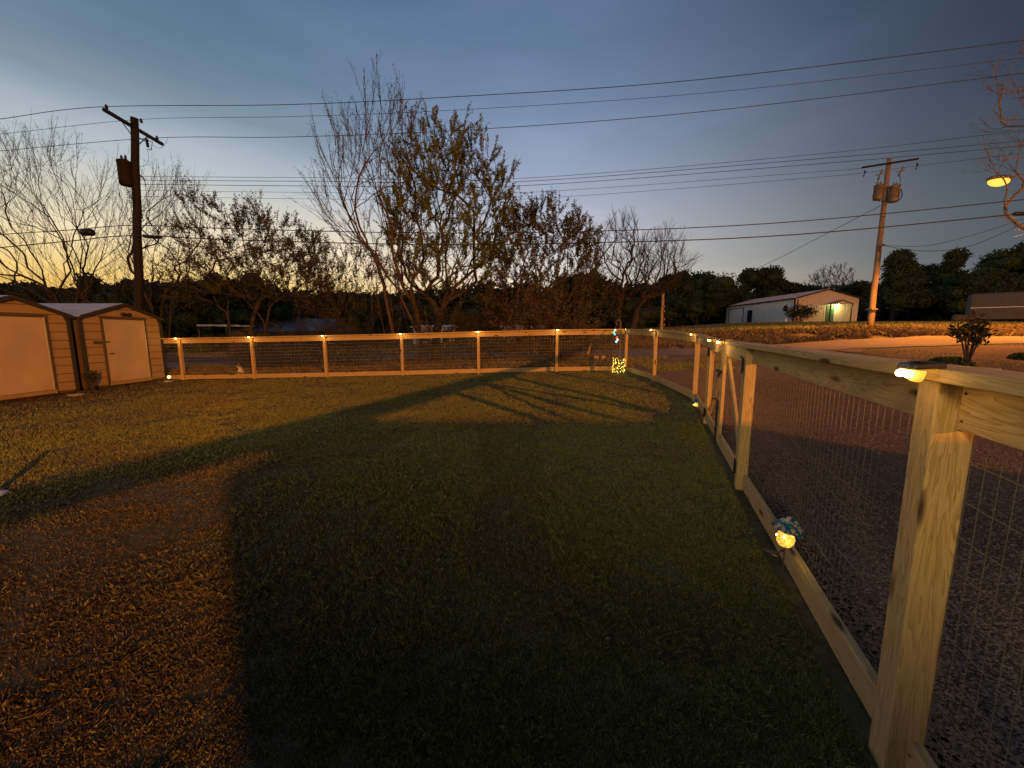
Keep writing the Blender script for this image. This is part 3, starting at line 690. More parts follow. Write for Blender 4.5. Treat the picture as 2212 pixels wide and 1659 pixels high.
def inpoly(px, py, P):
    c = np.zeros(len(px), bool); n = len(P)
    for i in range(n):
        x1, y1 = P[i]; x2, y2 = P[(i + 1) % n]
        if y1 == y2: continue
        h = ((y1 > py) != (y2 > py)) & (px < (x2 - x1) * (py - y1) / (y2 - y1) + x1); c ^= h
    return c
def grown_tree(base_px, Y, outline, label, cat='tree', npt=260, thick=.55, stems=3, stiff=2.2, shoot=(.5, 1.1), nshoot=3, spread=.45, upb=.5, rmin=.006, mat='bark', leaf=None, nleaf=0, lsize=.045, name='tree', rtrunk=.09, start_h=.5, shoot_seg=5, curve=.4):
    """the skeleton reaches points scattered through a rounded volume, each attached to the best-aligned nearer node; shoots grow from every tip"""
    base = gz(at(base_px[0], base_px[1], Y)); t = thing(name, base, label, cat)
    O = np.array(outline, float); x0, y0 = O.min(0); x1, y1 = O.max(0); pts = []
    while len(pts) < npt:
        a = rng.uniform(x0, x1, 400); b = rng.uniform(y0, y1, 400); k = inpoly(a, b, outline)
        for u, v in zip(a[k], b[k]): pts.append((u, v))
    pts = np.array(pts[:npt]); half = (x1 - x0) / 2 / F * Y * thick; cx = (x0 + x1) / 2
    P = []
    for u, v in pts:
        w = math.sqrt(max(.05, 1 - ((u - cx) / ((x1 - x0) / 2)) ** 2)) * half; d = rng.uniform(-w, w); q = at(u, v, Y); P.append((q.x, Y + d, q.z))
    P = np.array(P); P = P[np.argsort(np.linalg.norm(P - np.array(base), axis=1))]
    nodes = [np.array(base) - (0, 0, .2)]; par = [-1]; dirs = [np.array((0, 0, 1.))]
    for k in range(stems):
        q = np.array(base) + (random.uniform(-.12, .12) * stems, random.uniform(-.1, .1), -.15); e = P[rng.integers(0, len(P))]; dd = (e - q) * (1, 1, 1.3); dd /= np.linalg.norm(dd)
        last = 0
        for j in range(4): q2 = q + dd * start_h * (j + 1) / 2; nodes.append(q2); par.append(last); dirs.append(dd); last = len(nodes) - 1
    for p in P:
        A = np.array(nodes); D = p - A; dist = np.linalg.norm(D, axis=1) + 1e-6; cosa = (D / dist[:, None] * np.array(dirs)).sum(1)
        cost = dist * (1 + stiff * (1 - cosa)) + np.where(A[:, 2] > p[2] - .05, dist * 1.5, 0); i = int(np.argmin(cost)); last = i; L_ = dist[i]; m = max(1, int(L_ / .35))
        ctrl_ = A[i] + dirs[i] * L_ * curve; prev = A[i]
        for j in range(m):
            f = (j + 1) / m; q = A[i] * (1 - f) ** 2 + ctrl_ * 2 * f * (1 - f) + p * f * f + (rng.normal(0, .02, 3) if j < m - 1 else 0)
            d = q - prev; d = d / (np.linalg.norm(d) + 1e-9); nodes.append(q); par.append(last); dirs.append(d); last = len(nodes) - 1; prev = q
    n = len(nodes); cnt = np.zeros(n); kids = np.zeros(n, int)
    for i in range(n - 1, 0, -1): cnt[i] = max(cnt[i], 1); cnt[par[i]] += cnt[i] if kids[par[i]] or True else 0; kids[par[i]] += 1
    cnt = np.ones(n)
    for i in range(n - 1, 0, -1):
        if kids[i] == 0: cnt[i] = 1
    tot = np.where(kids == 0, 1.0, 0.0)
    for i in range(n - 1, 0, -1): tot[par[i]] += tot[i]
    rad = np.maximum(rmin * 1.25, rtrunk * (tot / tot[0]) ** .52)
    T = Tree(); big = Tree(); T_l = []
    for i in range(1, n):
        sg = (nodes[par[i]], nodes[i], min(rad[par[i]], rad[i] * 1.25), rad[i]); (big if rad[i] > .022 else T).seg.append(sg)
    ctr = P.mean(0)
    idx = [i for i in range(1, n) if rad[i] < .03 and (kids[i] == 0 or rng.random() < .3)]
    for i in idx:
        for k in range(nshoot if kids[i] == 0 else 1):
            o = nodes[i] - ctr; o = o / (np.linalg.norm(o) + 1e-6); d = dirs[i] * (1 - upb) + np.array((0, 0, upb)) + o * .15 + rng.normal(0, spread, 3) * (.6 if k == 0 else 1); d /= np.linalg.norm(d)
            Ls = rng.uniform(*shoot); q = nodes[i]
            for j in range(shoot_seg):
                d2 = d + rng.normal(0, .06, 3) + np.array((0, 0, .05)); d2 /= np.linalg.norm(d2); q2 = q + d2 * Ls / shoot_seg; ra = rmin * (1.15 - .6 * j / shoot_seg); T.seg.append((q, q2, ra, ra * .85)); T_l.append((q, q2)); q, d = q2, d2
                if j in (1, 2, 3) and rng.random() < .55:
                    d3 = d + rng.normal(0, .5, 3); d3 /= np.linalg.norm(d3); q3 = q + d3 * Ls * .3; T.seg.append((q, q3, rmin * .7, rmin * .5)); T_l.append((q, q3))
    if big.seg: big.mesh('trunk', M[mat], t, 6)
    T.mesh('branches', M[mat], t, 3)
    if leaf and nleaf:
        ta = np.array([a for a, b in T_l]); tb = np.array([b for a, b in T_l]); i = rng.integers(0, len(ta), nleaf); f = rng.random((nleaf, 1)); leaf_cloud('crown', ta[i] * (1 - f) + tb[i] * f, lsize, M[leaf], t, lsize * .7)
    return t
grown_tree((215, 720), 22, [(-260, 640), (-260, 330), (-60, 310), (0, 320), (60, 315), (120, 350), (200, 350), (240, 410), (256, 480), (250, 560), (236, 650)], 'large bare tree with long upswept shoots behind the sheds, at the left edge', npt=620, stems=16, stiff=4.5, curve=.12, start_h=2.0, shoot=(.9, 2.2), nshoot=3, spread=.16, upb=.45, rtrunk=.17, leaf='leafbud', nleaf=7000, lsize=.03, thick=.3)
grown_tree((335, 720), 23, [(262, 640), (285, 440), (320, 410), (370, 385), (400, 420), (426, 450), (430, 520), (400, 650)], 'bare tree with thin upright shoots just right of the dark utility pole', npt=300, stems=9, stiff=4.5, curve=.12, start_h=1.6, shoot=(.8, 2.0), nshoot=3, spread=.16, upb=.5, rtrunk=.14, leaf='leafbud', nleaf=5000, lsize=.03)
grown_tree((560, 740), 17.5, [(396, 650), (410, 570), (440, 510), (482, 470), (530, 462), (565, 480), (600, 466), (650, 500), (690, 530), (705, 650)], 'rounded shrubby tree with small new leaves, right of the dark utility pole', npt=620, stems=9, shoot=(.35, .85), nshoot=5, spread=.4, upb=.35, rtrunk=.11, leaf='leafbud', nleaf=42000, lsize=.038, thick=.7)
grown_tree((745, 740), 18, [(640, 690), (640, 560), (700, 520), (740, 555), (790, 540), (850, 580), (870, 690)], 'low twiggy shrub with sparse leaves between the rounded tree and the tall bare one', 'shrub', npt=380, stems=8, shoot=(.4, .8), nshoot=4, spread=.35, rtrunk=.06, leaf='leafbud', nleaf=20000, lsize=.036, name='shrub')
grown_tree((880, 740), 14.6, [(686, 450), (700, 330), (712, 270), (765, 285), (822, 250), (862, 245), (898, 280), (935, 320), (930, 480), (900, 640), (850, 640), (770, 540), (720, 500)], 'tallest tree in the middle, many-stemmed and bare with long straight shoots', npt=330, stems=10, stiff=4.5, curve=.12, start_h=1.5, shoot=(.6, 1.5), nshoot=3, spread=.12, upb=.55, rtrunk=.12, mat='barkred', leaf='leafbud', nleaf=12000, lsize=.024, thick=.5)
grown_tree((960, 740), 15.6, [(838, 450), (870, 370), (905, 330), (940, 300), (1000, 300), (1030, 345), (1075, 365), (1100, 400), (1095, 450), (1108, 510), (1070, 600), (1010, 650), (890, 650), (850, 560)], 'leafy tree with fresh green leaves in the middle, growing into the tall bare one', npt=620, stems=4, stiff=2.5, shoot=(.35, .9), nshoot=4, spread=.3, upb=.35, rtrunk=.17, leaf='leaf', nleaf=80000, lsize=.036, thick=.75)
grown_tree((1165, 750), 15.8, [(1050, 700), (1045, 600), (1065, 520), (1100, 485), (1150, 455), (1200, 470), (1240, 485), (1275, 505), (1290, 560), (1270, 640), (1245, 700)], 'spreading bushy tree with brownish young leaves, right of the leafy middle tree', npt=640, stems=10, shoot=(.35, .8), nshoot=4, spread=.35, upb=.3, rtrunk=.10, mat='barkred', leaf='leafbud', nleaf=52000, lsize=.040, thick=.75)
grown_tree((1335, 716), 27, [(1262, 600), (1270, 530), (1300, 492), (1335, 480), (1370, 495), (1398, 540), (1400, 600), (1360, 660), (1300, 660)], 'bare fine-twigged tree behind the fence corner, the left of two', npt=420, stems=2, stiff=2.6, shoot=(.5, 1.1), nshoot=4, spread=.2, upb=.3, rtrunk=.24, start_h=1.2, rmin=.008, thick=.8)
grown_tree((1362, 716), 26, [(1370, 600), (1385, 530), (1420, 512), (1460, 530), (1490, 575), (1470, 615), (1420, 640), (1380, 650)], 'bare tree leaning right with spreading fine twigs, left of the short wooden pole', npt=360, stems=3, stiff=2.6, shoot=(.5, 1.1), nshoot=4, spread=.2, upb=.25, rtrunk=.18, start_h=.8, rmin=.008, thick=.7)

# tree at the right edge, lit by the street lamp
grown_tree((2480, 760), 17, [(2165, 345), (2190, 260), (2180, 150), (2205, 90), (2500, 60), (2600, 500), (2300, 480), (2235, 350)], 'bare tree at the right edge, its twigs lit orange behind the street lamp', npt=420, stems=3, stiff=2.5, shoot=(.5, 1.1), nshoot=4, spread=.4, upb=.1, rtrunk=.2, start_h=2, mat='barkpale', thick=.5)

def crown_tree(px, py_top, Y, halfw, label, mat, cat='tree', nclump=36, nleaf=13000, ls=.22, base_py=700, name='tree', group=None, cone=0, bottom=.25):
    top = at(px, py_top, Y); b = gz(top); hgt = top.z - b.z; t = thing(name, b, label, cat, group)
    mb = MB(); mb.tube([b - Vector((0, 0, .2)), b + Vector((.1, 0, hgt * .4)), b + Vector((0, .1, hgt * .8))], [.03 * hgt, .02 * hgt, .008 * hgt], 7); part('trunk', mb, M['bark'], t)
    cs = []
    for i in range(nclump):
        u = random.random(); z = hgt * (bottom + (1 - bottom) * u * .93); rr = halfw * (math.sqrt(max(.05, 1 - ((u - .35) / .68) ** 2)) if not cone else (1.05 - u))
        a = random.random() * 6.28; q = rr * math.sqrt(random.random()) * .85; cs.append((b.x + q * math.cos(a), b.y + q * math.sin(a) * .8, b.z + z, halfw * random.uniform(.26, .46) * (1 - .35 * u)))
    cs = np.array(cs); i = rng.integers(0, nclump, nleaf); dirs = rng.normal(0, 1, (nleaf, 3)); dirs /= np.linalg.norm(dirs, axis=1)[:, None]
    rad = cs[i, 3] * rng.uniform(.35, 1.15, nleaf) ** .6
    mb = MB()
    for q in cs: mb.ball(q[:3], q[3] * .72, 7, 5, (1, 1, .75))
    part('inner_foliage', mb, mat, t)
    c = cs[i, :3] + dirs * rad[:, None] * np.array([1, 1, .75]); leaf_cloud('crown', c, ls, mat, t)
    return t
ld = M['leafdark']
crown_tree(1450, 600, 54, 5.0, 'dark leafy tree right behind the short wooden pole', ld)
crown_tree(1512, 582, 64, 6.6, 'largest dark round tree left of the metal building', ld, nleaf=12000)
crown_tree(1568, 618, 70, 4.4, 'small dark tree touching the left end of the metal building', ld)
crown_tree(1645, 578, 70, 5.2, 'dark round tree behind the left half of the metal building roof', ld, nleaf=11000, ls=.26)
crown_tree(1712, 607, 74, 4.5, 'smaller dark tree behind the middle of the metal building roof', ld, nleaf=8000, ls=.26)
grown_tree((1792, 690), 72, [(1742, 660), (1744, 615), (1765, 588), (1795, 580), (1825, 592), (1842, 620), (1844, 660)], 'pale bare round-headed tree behind the apex of the metal building', npt=260, stems=2, shoot=(.6, 1.2), nshoot=4, spread=.3, rmin=.02, rtrunk=.3, mat='barkpale', leaf='leafbrown', nleaf=5000, lsize=.08, start_h=2)
crown_tree(1860, 612, 66, 4.0, 'low dark tree behind the right end of the metal building', ld, ls=.26)
crown_tree(1945, 545, 52, 4.6, 'dark pine with a pointed top just right of the tan utility pole', ld, cone=1, nclump=34, nleaf=11000)
crown_tree(2010, 575, 58, 4.5, 'dark tree between the two pointed pines at the right', ld)
crown_tree(2068, 540, 54, 4.3, 'second tall dark pine at the right, with an uneven layered top', ld, cone=1, nclump=24, nleaf=9000)
crown_tree(2130, 590, 50, 4.5, 'dark tree behind the left end of the mobile home', ld)
crown_tree(2195, 528, 56, 6.5, 'big dark tree behind the mobile home, cut by the right edge', ld, nleaf=12000)
crown_tree(1260, 600, 40, 4.5, 'dark tree behind the bushy brown one, left of the bare pair', ld)
# low distant wood that reads as one mass
cs = []
for px in range(-260, 2600, 14):
    Y = 78 + 14 * random.random(); top = at(px, 650 - 34 * random.random() + 12 * math.sin(px * .013) * math.sin(px * .0051) - (8 if px < 500 else 0), Y); cs.append((top.x, top.y, top.z))
pts = []
for x, y, z in cs:
    g = H(x, y); m = 420; pts.append(np.stack([rng.normal(x, 1.8, m), rng.normal(y, 1.5, m), g + (z - g) * rng.random(m) ** .75], -1))
tag(leaf_cloud('distant_wood', np.concatenate(pts), .8, ld), kind='stuff')
# dark mid-distance bushes behind the left trees
for px, py, Y, hw, lab in [(20, 612, 30, 3.4, 'dark bush beyond the sheds at the left edge'), (170, 580, 31, 3.6, 'dark rounded bush rising behind the two sheds'), (250, 606, 33, 3.0, 'dark bush left of the dark pole foot'),
                           (330, 622, 34, 2.6, 'dark bush right of the dark pole foot'), (440, 588, 31, 3.4, 'dark bush above the white carport'), (520, 586, 33, 4.0, 'wide dark bush behind the rounded shrubby tree'),
                           (620, 610, 36, 3.8, 'dark bush behind the grey-roofed house, left'), (700, 628, 38, 3.6, 'dark bush behind the grey-roofed house, right'), (790, 640, 42, 4.2, 'dark bush left of the white trailer house'),
                           (880, 655, 58, 5, 'dark bush behind the white trailer house'), (1040, 668, 52, 5, 'dark low bush behind the leafy middle tree'), (1130, 660, 48, 4.5, 'dark low bush behind the brownish bushy tree'), (1330, 655, 48, 4.5, 'dark bush behind the two bare trees')]:
    crown_tree(px, py, Y, hw, lab, ld, 'bush', nclump=22, nleaf=7000, ls=.16, name='bush', bottom=.0)
# scrub right behind the back fence
scfg = dict(bud, lvl=3, rmin=.005, kids=[0, 3, 4, 5], up=[.0, .01, .02, .01], ang=(20, 60), wob=.12)
for i, (px, Y, hh, dn, lab) in enumerate([(565, 14.0, 1.3, 1500, 'brushy shrub behind the second bay of the back fence'), (640, 14.6, 1.7, 2200, 'tangled shrub behind the third bay of the back fence, left half'), (710, 14.2, 1.6, 2000, 'tangled shrub behind the third solar light'),
                                      (790, 14.8, 1.8, 2200, 'tangled shrub behind the fourth bay of the back fence'), (950, 14.3, 1.7, 2000, 'tangled shrub below the leafy middle tree'), (1040, 14.6, 1.9, 2600, 'tangled shrub behind the fifth solar light'),
                                      (1105, 14.4, 2.0, 3000, 'brown shrub behind the sixth bay of the back fence'), (1170, 14.2, 2.2, 4200, 'dense orange-lit brown shrub behind the sixth solar light'), (1215, 14.8, 2.0, 4200, 'last orange-lit brown shrub of the thicket, nearest the road opening')]):
    b0 = gz(at(px, 780, Y)); tree(b0, lab, 'shrub', fan(9, (8, 62), (hh * .8, hh * 1.25), (.014, .03), j=.5), scfg, M['barkred'] if i > 5 else M['barkdark'], M['leafbrown'] if i > 5 else M['scrubdark'], dn, .035, .07, name='shrub', group='shrubs in the thicket behind the back fence')  # last three get lighter leaves and bark, lamplight put into their colour

# small plants
def leafy_plant(base, label, h, r, n, mat, ls, name='plant', cat='plant', stems=7):
    t = thing(name, base, label, cat); mb = MB(); tips = []
    for i in range(stems):
        a = i * 2.4 + random.random(); e = base + Vector((math.cos(a) * r * random.uniform(.2, 1), math.sin(a) * r * random.uniform(.2, 1), h * random.uniform(.6, 1)))
        m_ = base.lerp(e, .5) + Vector((0, 0, h * .1)); mb.tube([base - Vector((0, 0, .05)), m_, e], [.018 * h, .012 * h, .006 * h], 5)
        for k in range(8): tips.append(m_.lerp(e, .1 + .13 * k))
    part('stem', mb, M['bark'], t); tips = np.array([tuple(x) for x in tips]); leaf_cloud('leaves', tips[rng.integers(0, len(tips), n)], ls, mat, t, r * .16)
    return t
leafy_plant(gz(Vector((-11.05, 10.05, 0))), 'small dark leafy plant at the gap between the two sheds', .66, .16, 260, M['scrubdark'], .04)
leafy_plant(gz(at(2093, 760, 11.5)), 'young broad-leaved shrub standing beside the road at the right', 1.55, .5, 300, M['scrubdark'], .10, stems=9)
leafy_plant(gz(at(1730, 690, 45.5)), 'dark spreading shrub against the tan gable of the metal building', 1.7, 1.7, 900, ld, .14)
leafy_plant(gz(Vector((-11.0, 7.6, 0))), 'low dark plant in front of the shed at the left edge', .3, .25, 250, ld, .04)
for px, py, Y, s, lab in [(2055, 765, 11.4, .5, 'dark low bush left of the young broad-leaved shrub'), (2215, 757, 12, .35, 'dark low bush at the right edge beside the road')]:
    b = gz(at(px, py, Y)); t = thing('bush', b, lab, 'bush'); mb = MB(); mb.tube([b - Vector((0, 0, .1)), b + Vector((0, 0, s * .5))], .03, 5); part('stem', mb, M['bark'], t)
    dd = rng.normal(0, 1, (1500, 3)); dd /= np.linalg.norm(dd, axis=1)[:, None]; dd[:, 2] = np.abs(dd[:, 2]) * .7; leaf_cloud('leaves', np.array(b) + dd * s * rng.uniform(.5, 1, (1500, 1)) * np.array([1, 1, .8]), .05, ld, t)

# ------------------------------------------------------------------ utility poles
def insulator(p, parent, h=.16):
    mb = MB(); mb.lathe([(.012, -.04), (.012, 0), (.055, .01), (.03, .05), (.06, .06), (.035, .1), (.045, .12), (.01, h)], 10, p); return part('insulator', mb, M['black'], parent, True)
pt = at(290, 255, 16.2); pb = at(291, 700, 16.2); pb.z = H(pb.x, pb.y)
dp = thing('utility_pole', pb, 'dark wooden utility pole behind the sheds, with slanting crossarm and one transformer', 'utility pole')
board_r = MB(); pts = [pb - Vector((0, 0, .3)), pb.lerp(pt, .5), pt]
def pole_mesh(a, b, r0, r1, mat, parent, name='pole'):
    d = (b - a); Ln = d.length; x = d.normalized(); y = Vector((0, 1, 0)).cross(x).normalized(); z = x.cross(y); mw = Matrix.Translation(a) @ Matrix((x, y, z)).transposed().to_4x4()
    mb = MB(); m = 12
    mb.tube([(Ln * i / m, .012 * math.sin(i * 1.7), .012 * math.cos(i * 2.3)) for i in range(m + 1)], [r0 + (r1 - r0) * i / m for i in range(m + 1)], 12)
    return link(name, meshof(name, mb.v, mb.f, mat, True), parent, mw)
pole_mesh(pb - Vector((0, 0, .3)), pt, .17, .125, M['pole_dark'], dp)
ca, cb = at(213, 236, 14.9), at(343, 312, 17.5); off = Vector((.17, 0, 0))
xa = board('crossarm', ca + off, cb + off, .115, .09, M['pole_dark'], dp)
i1 = insulator(ca + Vector((.17, .12, .07)), dp); i2 = insulator(cb + Vector((.17, -.25, .07)), dp); i3 = insulator(at(305, 262, 16.3) - Vector((0, 0, .05)), dp)
mb = MB(); c = at(290, 284, 16.2); mb.tube([ca.lerp(cb, .25) + off, at(290, 313, 16.1) + off], .018, 5); mb.tube([ca.lerp(cb, .72) + off, at(290, 313, 16.3) + off], .018, 5); part('arm_brace', mb, M['black'], dp)
def transformer(c, parent, h=.85, r=.23, mat=None, bush=2):
    mb = MB(); mb.lathe([(r * .9, -h / 2), (r, -h / 2 + .04), (r, h / 2 - .06), (r * 1.06, h / 2 - .05), (r * 1.06, h / 2), (r * .6, h / 2 + .06), (.02, h / 2 + .08)], 16, c); o = part('transformer', mb, mat, parent, True)
    for k in range(bush):
        q = c + Vector((-.08 + .16 * k, 0, h / 2 + .03)); mb = MB(); mb.lathe([(.03, 0), (.05, .04), (.03, .08), (.045, .12), (.02, .2)], 8, q); part('bushing', mb, mat, o, True)
    return o
tcn_ = at(271, 375, 16.0); transformer(tcn_, dp, .9, .22, M['pole_dark'])
mb = MB(); mb.box(tcn_.lerp(at(290, 375, 16.2), .6), (.3, .1, .08)); mb.box(tcn_.lerp(at(290, 375, 16.2), .6) - Vector((0, 0, .3)), (.3, .1, .08)); part('mount', mb, M['black'], dp)
# fused cutout under the arm
cc = at(318, 312, 17.0); mb = MB(); mb.tube([cc + Vector((0, 0, .2)), cc + Vector((.02, 0, -.1))], .05, 8); mb.tube([cc + Vector((.03, 0, .16)), cc + Vector((.22, 0, .1)), cc + Vector((.14, 0, -.2)), cc + Vector((0, 0, -.2))], .018, 5); mb.tube([cc + Vector((0, 0, .1)), cc + Vector((-.3, -.1, .25))], .02, 5); part('fuse_cutout', mb, M['black'], dp)
mb = MB(); mb.tube(smooth_curve([tuple(at(318, 320, 17)), tuple(at(321, 345, 16.8)), tuple(at(312, 358, 16.4)), tuple(at(300, 360, 16.1))], 5), .006, 4)
mb.tube(smooth_curve([tuple(at(327, 312, 17)), tuple(at(345, 320, 17.2)), tuple(at(358, 310, 17.3)), tuple(at(362, 297, 17.4))], 5), .006, 4); part('jumper_wire', mb, M['cable'], dp)
mb = MB(); mb.tube([tuple(at(300, 375, 16)), tuple(at(312, 388, 16))], .02, 5); mb.tube([tuple(at(280, 386, 16)), tuple(at(256, 392, 15.6))], .015, 5)
for k in range(9):
    z0 = 408 + k * 4; mb.tube([tuple(at(291, z0, 16.0)), tuple(at(282 - (k % 3) * 2, z0 - 3, 15.95))], .012, 4)
part('hardware', mb, M['black'], dp)
def cable(label, pts, r, cat='cable', name='power_line', group=None, n=10):
    P = smooth_curve([tuple(p) for p in pts], n); mb = MB(); mb.tube(P, r, 5); t = part(name, mb, M['cable'], None, True); return tag(t, label, cat, group)
A0 = i1.matrix_world.translation
wA = at(213, 228, 14.9) + Vector((.17, .12, .0))
cable('highest overhead line, over the whole sky from the near end of the dark pole crossarm', [at(-120, 269, 14.8), at(0, 257, 14.9), at(213, 231, 15.0), at(620, 226, 14.3), at(1000, 208, 13.6), at(1500, 173, 12.9), at(2212, 87, 12.0), at(2700, 20, 11.4)], .011, group='overhead lines on the dark pole')
cable('thin second overhead line, from the top of the dark pole', [at(-120, 300, 16.3), at(0, 290, 16.3), at(303, 258, 16.3), at(620, 252, 15.6), at(942, 240, 15), at(1500, 203, 14.2), at(2212, 125, 13.3), at(2700, 60, 12.6)], .007, group='overhead lines on the dark pole')
cable('third overhead line, from the far end of the dark pole crossarm', [at(-120, 338, 17.3), at(0, 326, 17.3), at(335, 298, 17.3), at(620, 296, 16.5), at(1000, 281, 15.8), at(1500, 243, 15), at(2212, 158, 14.2), at(2700, 92, 13.5)], .011, group='overhead lines on the dark pole')
cable('thick upper telephone cable, clamped halfway up the dark pole', [at(-120, 520, 16.1), at(0, 507, 16.1), at(150, 497, 16.1), at(290, 487, 16.0), at(500, 494, 16), at(900, 503, 15.8), at(1300, 499, 15.2), at(1700, 480, 14.6), at(2212, 431, 13.8), at(2600, 385, 13.2)], .017, group='telephone cables on the dark pole')
cable('thick lower telephone cable, lowest of the lines at the dark pole', [at(-120, 548, 16.1), at(0, 535, 16.1), at(150, 521, 16.1), at(290, 509, 16.0), at(500, 518, 16), at(900, 528, 15.8), at(1300, 524, 15.2), at(1700, 508, 14.6), at(2212, 461, 13.8), at(2600, 418, 13.2)], .02, group='telephone cables on the dark pole')
for (a, b, r, lab, Y) in [((176, 502), (202, 502), .14, 'dark splice box hanging on the upper telephone cable left of the pole', 16.1), ((308, 510), (350, 513), .07, 'long dark splice sleeve on the lower telephone cable right of the pole', 16.0), ((2188, 462), (2225, 462), .07, 'dark splice sleeve on the lower telephone cable at the right edge', 13.85)]:
    p, q = at(*a, Y), at(*b, Y); mb = MB(); mb.tube([p, p.lerp(q, .1), p.lerp(q, .9), q], [r * .5, r, r, r * .5], 8); tag(part('cable_splice', mb, M['black'], None, True), lab, 'cable splice')
far = [('first', [(290, 381), (700, 384), (1110, 386), (1755, 334), (2140, 290), (2400, 262)], .014), ('second', [(290, 389), (700, 392), (1110, 393), (1755, 344), (2212, 304), (2450, 282)], .018), ('third', [(290, 398), (700, 402), (1110, 402), (1755, 355), (2212, 315), (2450, 293)], .018),
       ('fourth', [(290, 411), (700, 416), (1110, 417), (1755, 372), (1875, 362)], .012), ('fifth', [(290, 424), (700, 430), (1110, 431), (1755, 384), (1985, 358), (2212, 330)], .012)]
for w_, P, r in far:
    cable('thin distant power line, %s from the top of the five behind the trees' % w_, [at(a, b, 29) for a, b in P], r, group='five distant power lines')
# tan pole
pt = at(1921, 342, 28); pb = at(1879, 708, 28); pb.z = H(pb.x, pb.y)
tp = thing('utility_pole', pb, 'tan wooden utility pole right of the metal building, carrying two transformers', 'utility pole')
pole_mesh(pb - Vector((0, 0, .3)), pt, .20, .13, M['pole_tan'], tp)
board('crossarm', at(1862, 362, 27.8), at(1984, 343, 27.8), .11, .09, M['pole_dark'], tp)
for px, py in ((1868, 368), (1981, 352)):
    p = at(px, py, 27.8); mb = MB(); mb.tube([p, p - Vector((-.05, 0, .18)), p - Vector((.05, 0, .38))], [.05, .035, .05], 6); part('insulator', mb, M['pole_dark'], tp, True)
transformer(at(1897, 416, 27.7), tp, .95, .26, M['transf']); transformer(at(1931, 419, 27.6), tp, 1.05, .29, M['transf'])
for px, py in ((1901, 377), (1946, 370)):
    p = at(px, py, 27.8); mb = MB(); mb.tube([p + Vector((.12, 0, .3)), p - Vector((.12, 0, .3))], .055, 8); mb.tube([p + Vector((.3, 0, .1)), p - Vector((.3, 0, 0.05))], .03, 5); part('fuse_cutout', mb, M['transf'], tp)
mb = MB()
mb.tube(smooth_curve([tuple(at(1901, 384, 27.6)), tuple(at(1893, 396, 27.6)), tuple(at(1896, 405, 27.6))], 5), .02, 4); mb.tube(smooth_curve([tuple(at(1943, 376, 27.6)), tuple(at(1945, 392, 27.6)), tuple(at(1937, 404, 27.6))], 5), .02, 4)
mb.tube(smooth_curve([tuple(at(1889, 412, 27.4)), tuple(at(1886, 428, 27.3)), tuple(at(1905, 435, 27.3)), tuple(at(1935, 435, 27.3)), tuple(at(1948, 425, 27.3)), tuple(at(1946, 408, 27.4))], 6), .028, 5); part('jumper_wire', mb, M['cable'], tp)
mb = MB(); p = at(1903, 530, 27.7); mb.box(p, (.35, .3, .12)); mb.box(at(1884, 668, 27.8), (.45, .4, .1)); part('pole_band', mb, M['transf'], tp)
cable('slack guy line sloping down left from the tan pole to the trees', [at(1905, 443, 28), at(1800, 497, 33), at(1650, 573, 42), at(1560, 606, 50)], .02)
cable('upper slack service line from the tan pole to the right edge', [at(1905, 530, 28), at(2000, 531, 27), at(2100, 508, 26), at(2212, 472, 25), at(2300, 440, 24)], .014)
cable('lower slack service line sagging from the tan pole to the right edge', [at(1905, 530, 28), at(1990, 542, 27), at(2090, 533, 26), at(2212, 482, 25), at(2300, 440, 24)], .018)
# short pole
pb = at(1428, 712, 30); pb.z = H(pb.x, pb.y); sp_ = thing('short_pole', pb, 'short weathered wooden pole standing alone left of the metal building', 'pole')
pole_mesh(pb - Vector((0, 0, .2)), at(1433, 631, 30), .11, .10, M['wood'], sp_)
for py in (662, 672, 690, 702): part('fitting', MB().box(at(1434, py, 29.9), (.12, .14, .18)), M['pole_tan'], sp_)

# ------------------------------------------------------------------ street lamps
SOD = (1.0, .33, .04)
def street_lamp(head, arm_to, foot, label, power, cone=None):
    foot = Vector((foot[0], foot[1], H(foot[0], foot[1]))); t = thing('street_lamp', foot, label, 'street lamp')
    pole_mesh(foot - Vector((0, 0, .2)), Vector((foot.x, foot.y, arm_to.z + .6)), .16, .12, M['pole_tan'], t)
    d = (arm_to - head).normalized(); mb = MB(); mb.tube([head + d * .4, arm_to, Vector((foot.x, foot.y, arm_to.z))], .03, 8); part('arm', mb, M['transf'], t)
    rot = Vector((1, 0, 0)).rotation_difference(Vector((d.x, d.y, 0)).normalized()).to_matrix()
    mb = MB(); mb.ball((0, 0, 0), 1, 16, 8, (.6, .32, .15)); mb.v = [tuple(rot @ Vector(v) + head + Vector((0, 0, .10))) for v in mb.v if True]; part('lamp_head', mb, M['transf'], t, True)
    mb = MB(); mb.ball((0, 0, 0), 1, 16, 8, (.5, .29, .25)); mb.v = [tuple(rot @ Vector(v) + head - Vector((0, 0, .03))) for v in mb.v]; part('lamp_lens', mb, M['sodium'], t, True)
    l = bpy.data.lights.new('lamp_light', 'SPOT' if cone else 'POINT'); l.color = SOD
    if cone: l.spot_size = R(cone); l.spot_blend = .5
    l.energy = power; l.shadow_soft_size = .4
    link('lamp_light', l, t, Matrix.Translation(head - Vector((0, 0, .3))))
M['sodium'] = emit('sodium_glow', (1, .50, .07), 1.75, (.3, .12, .02))
hd = at(2158, 390, 21); street_lamp(hd, hd + Vector((3.2, 0, .8)), (hd.x + 3.6, hd.y), 'lit orange street lamp glowing at the right edge, on an arm from the right', 26000, 146)
hd2 = Vector((27.5, -36, 9.8)); street_lamp(hd2, hd2 + Vector((2.2, 0, .3)), (30.0, -36), 'orange street lamp standing behind the camera across the gravel', 200000)

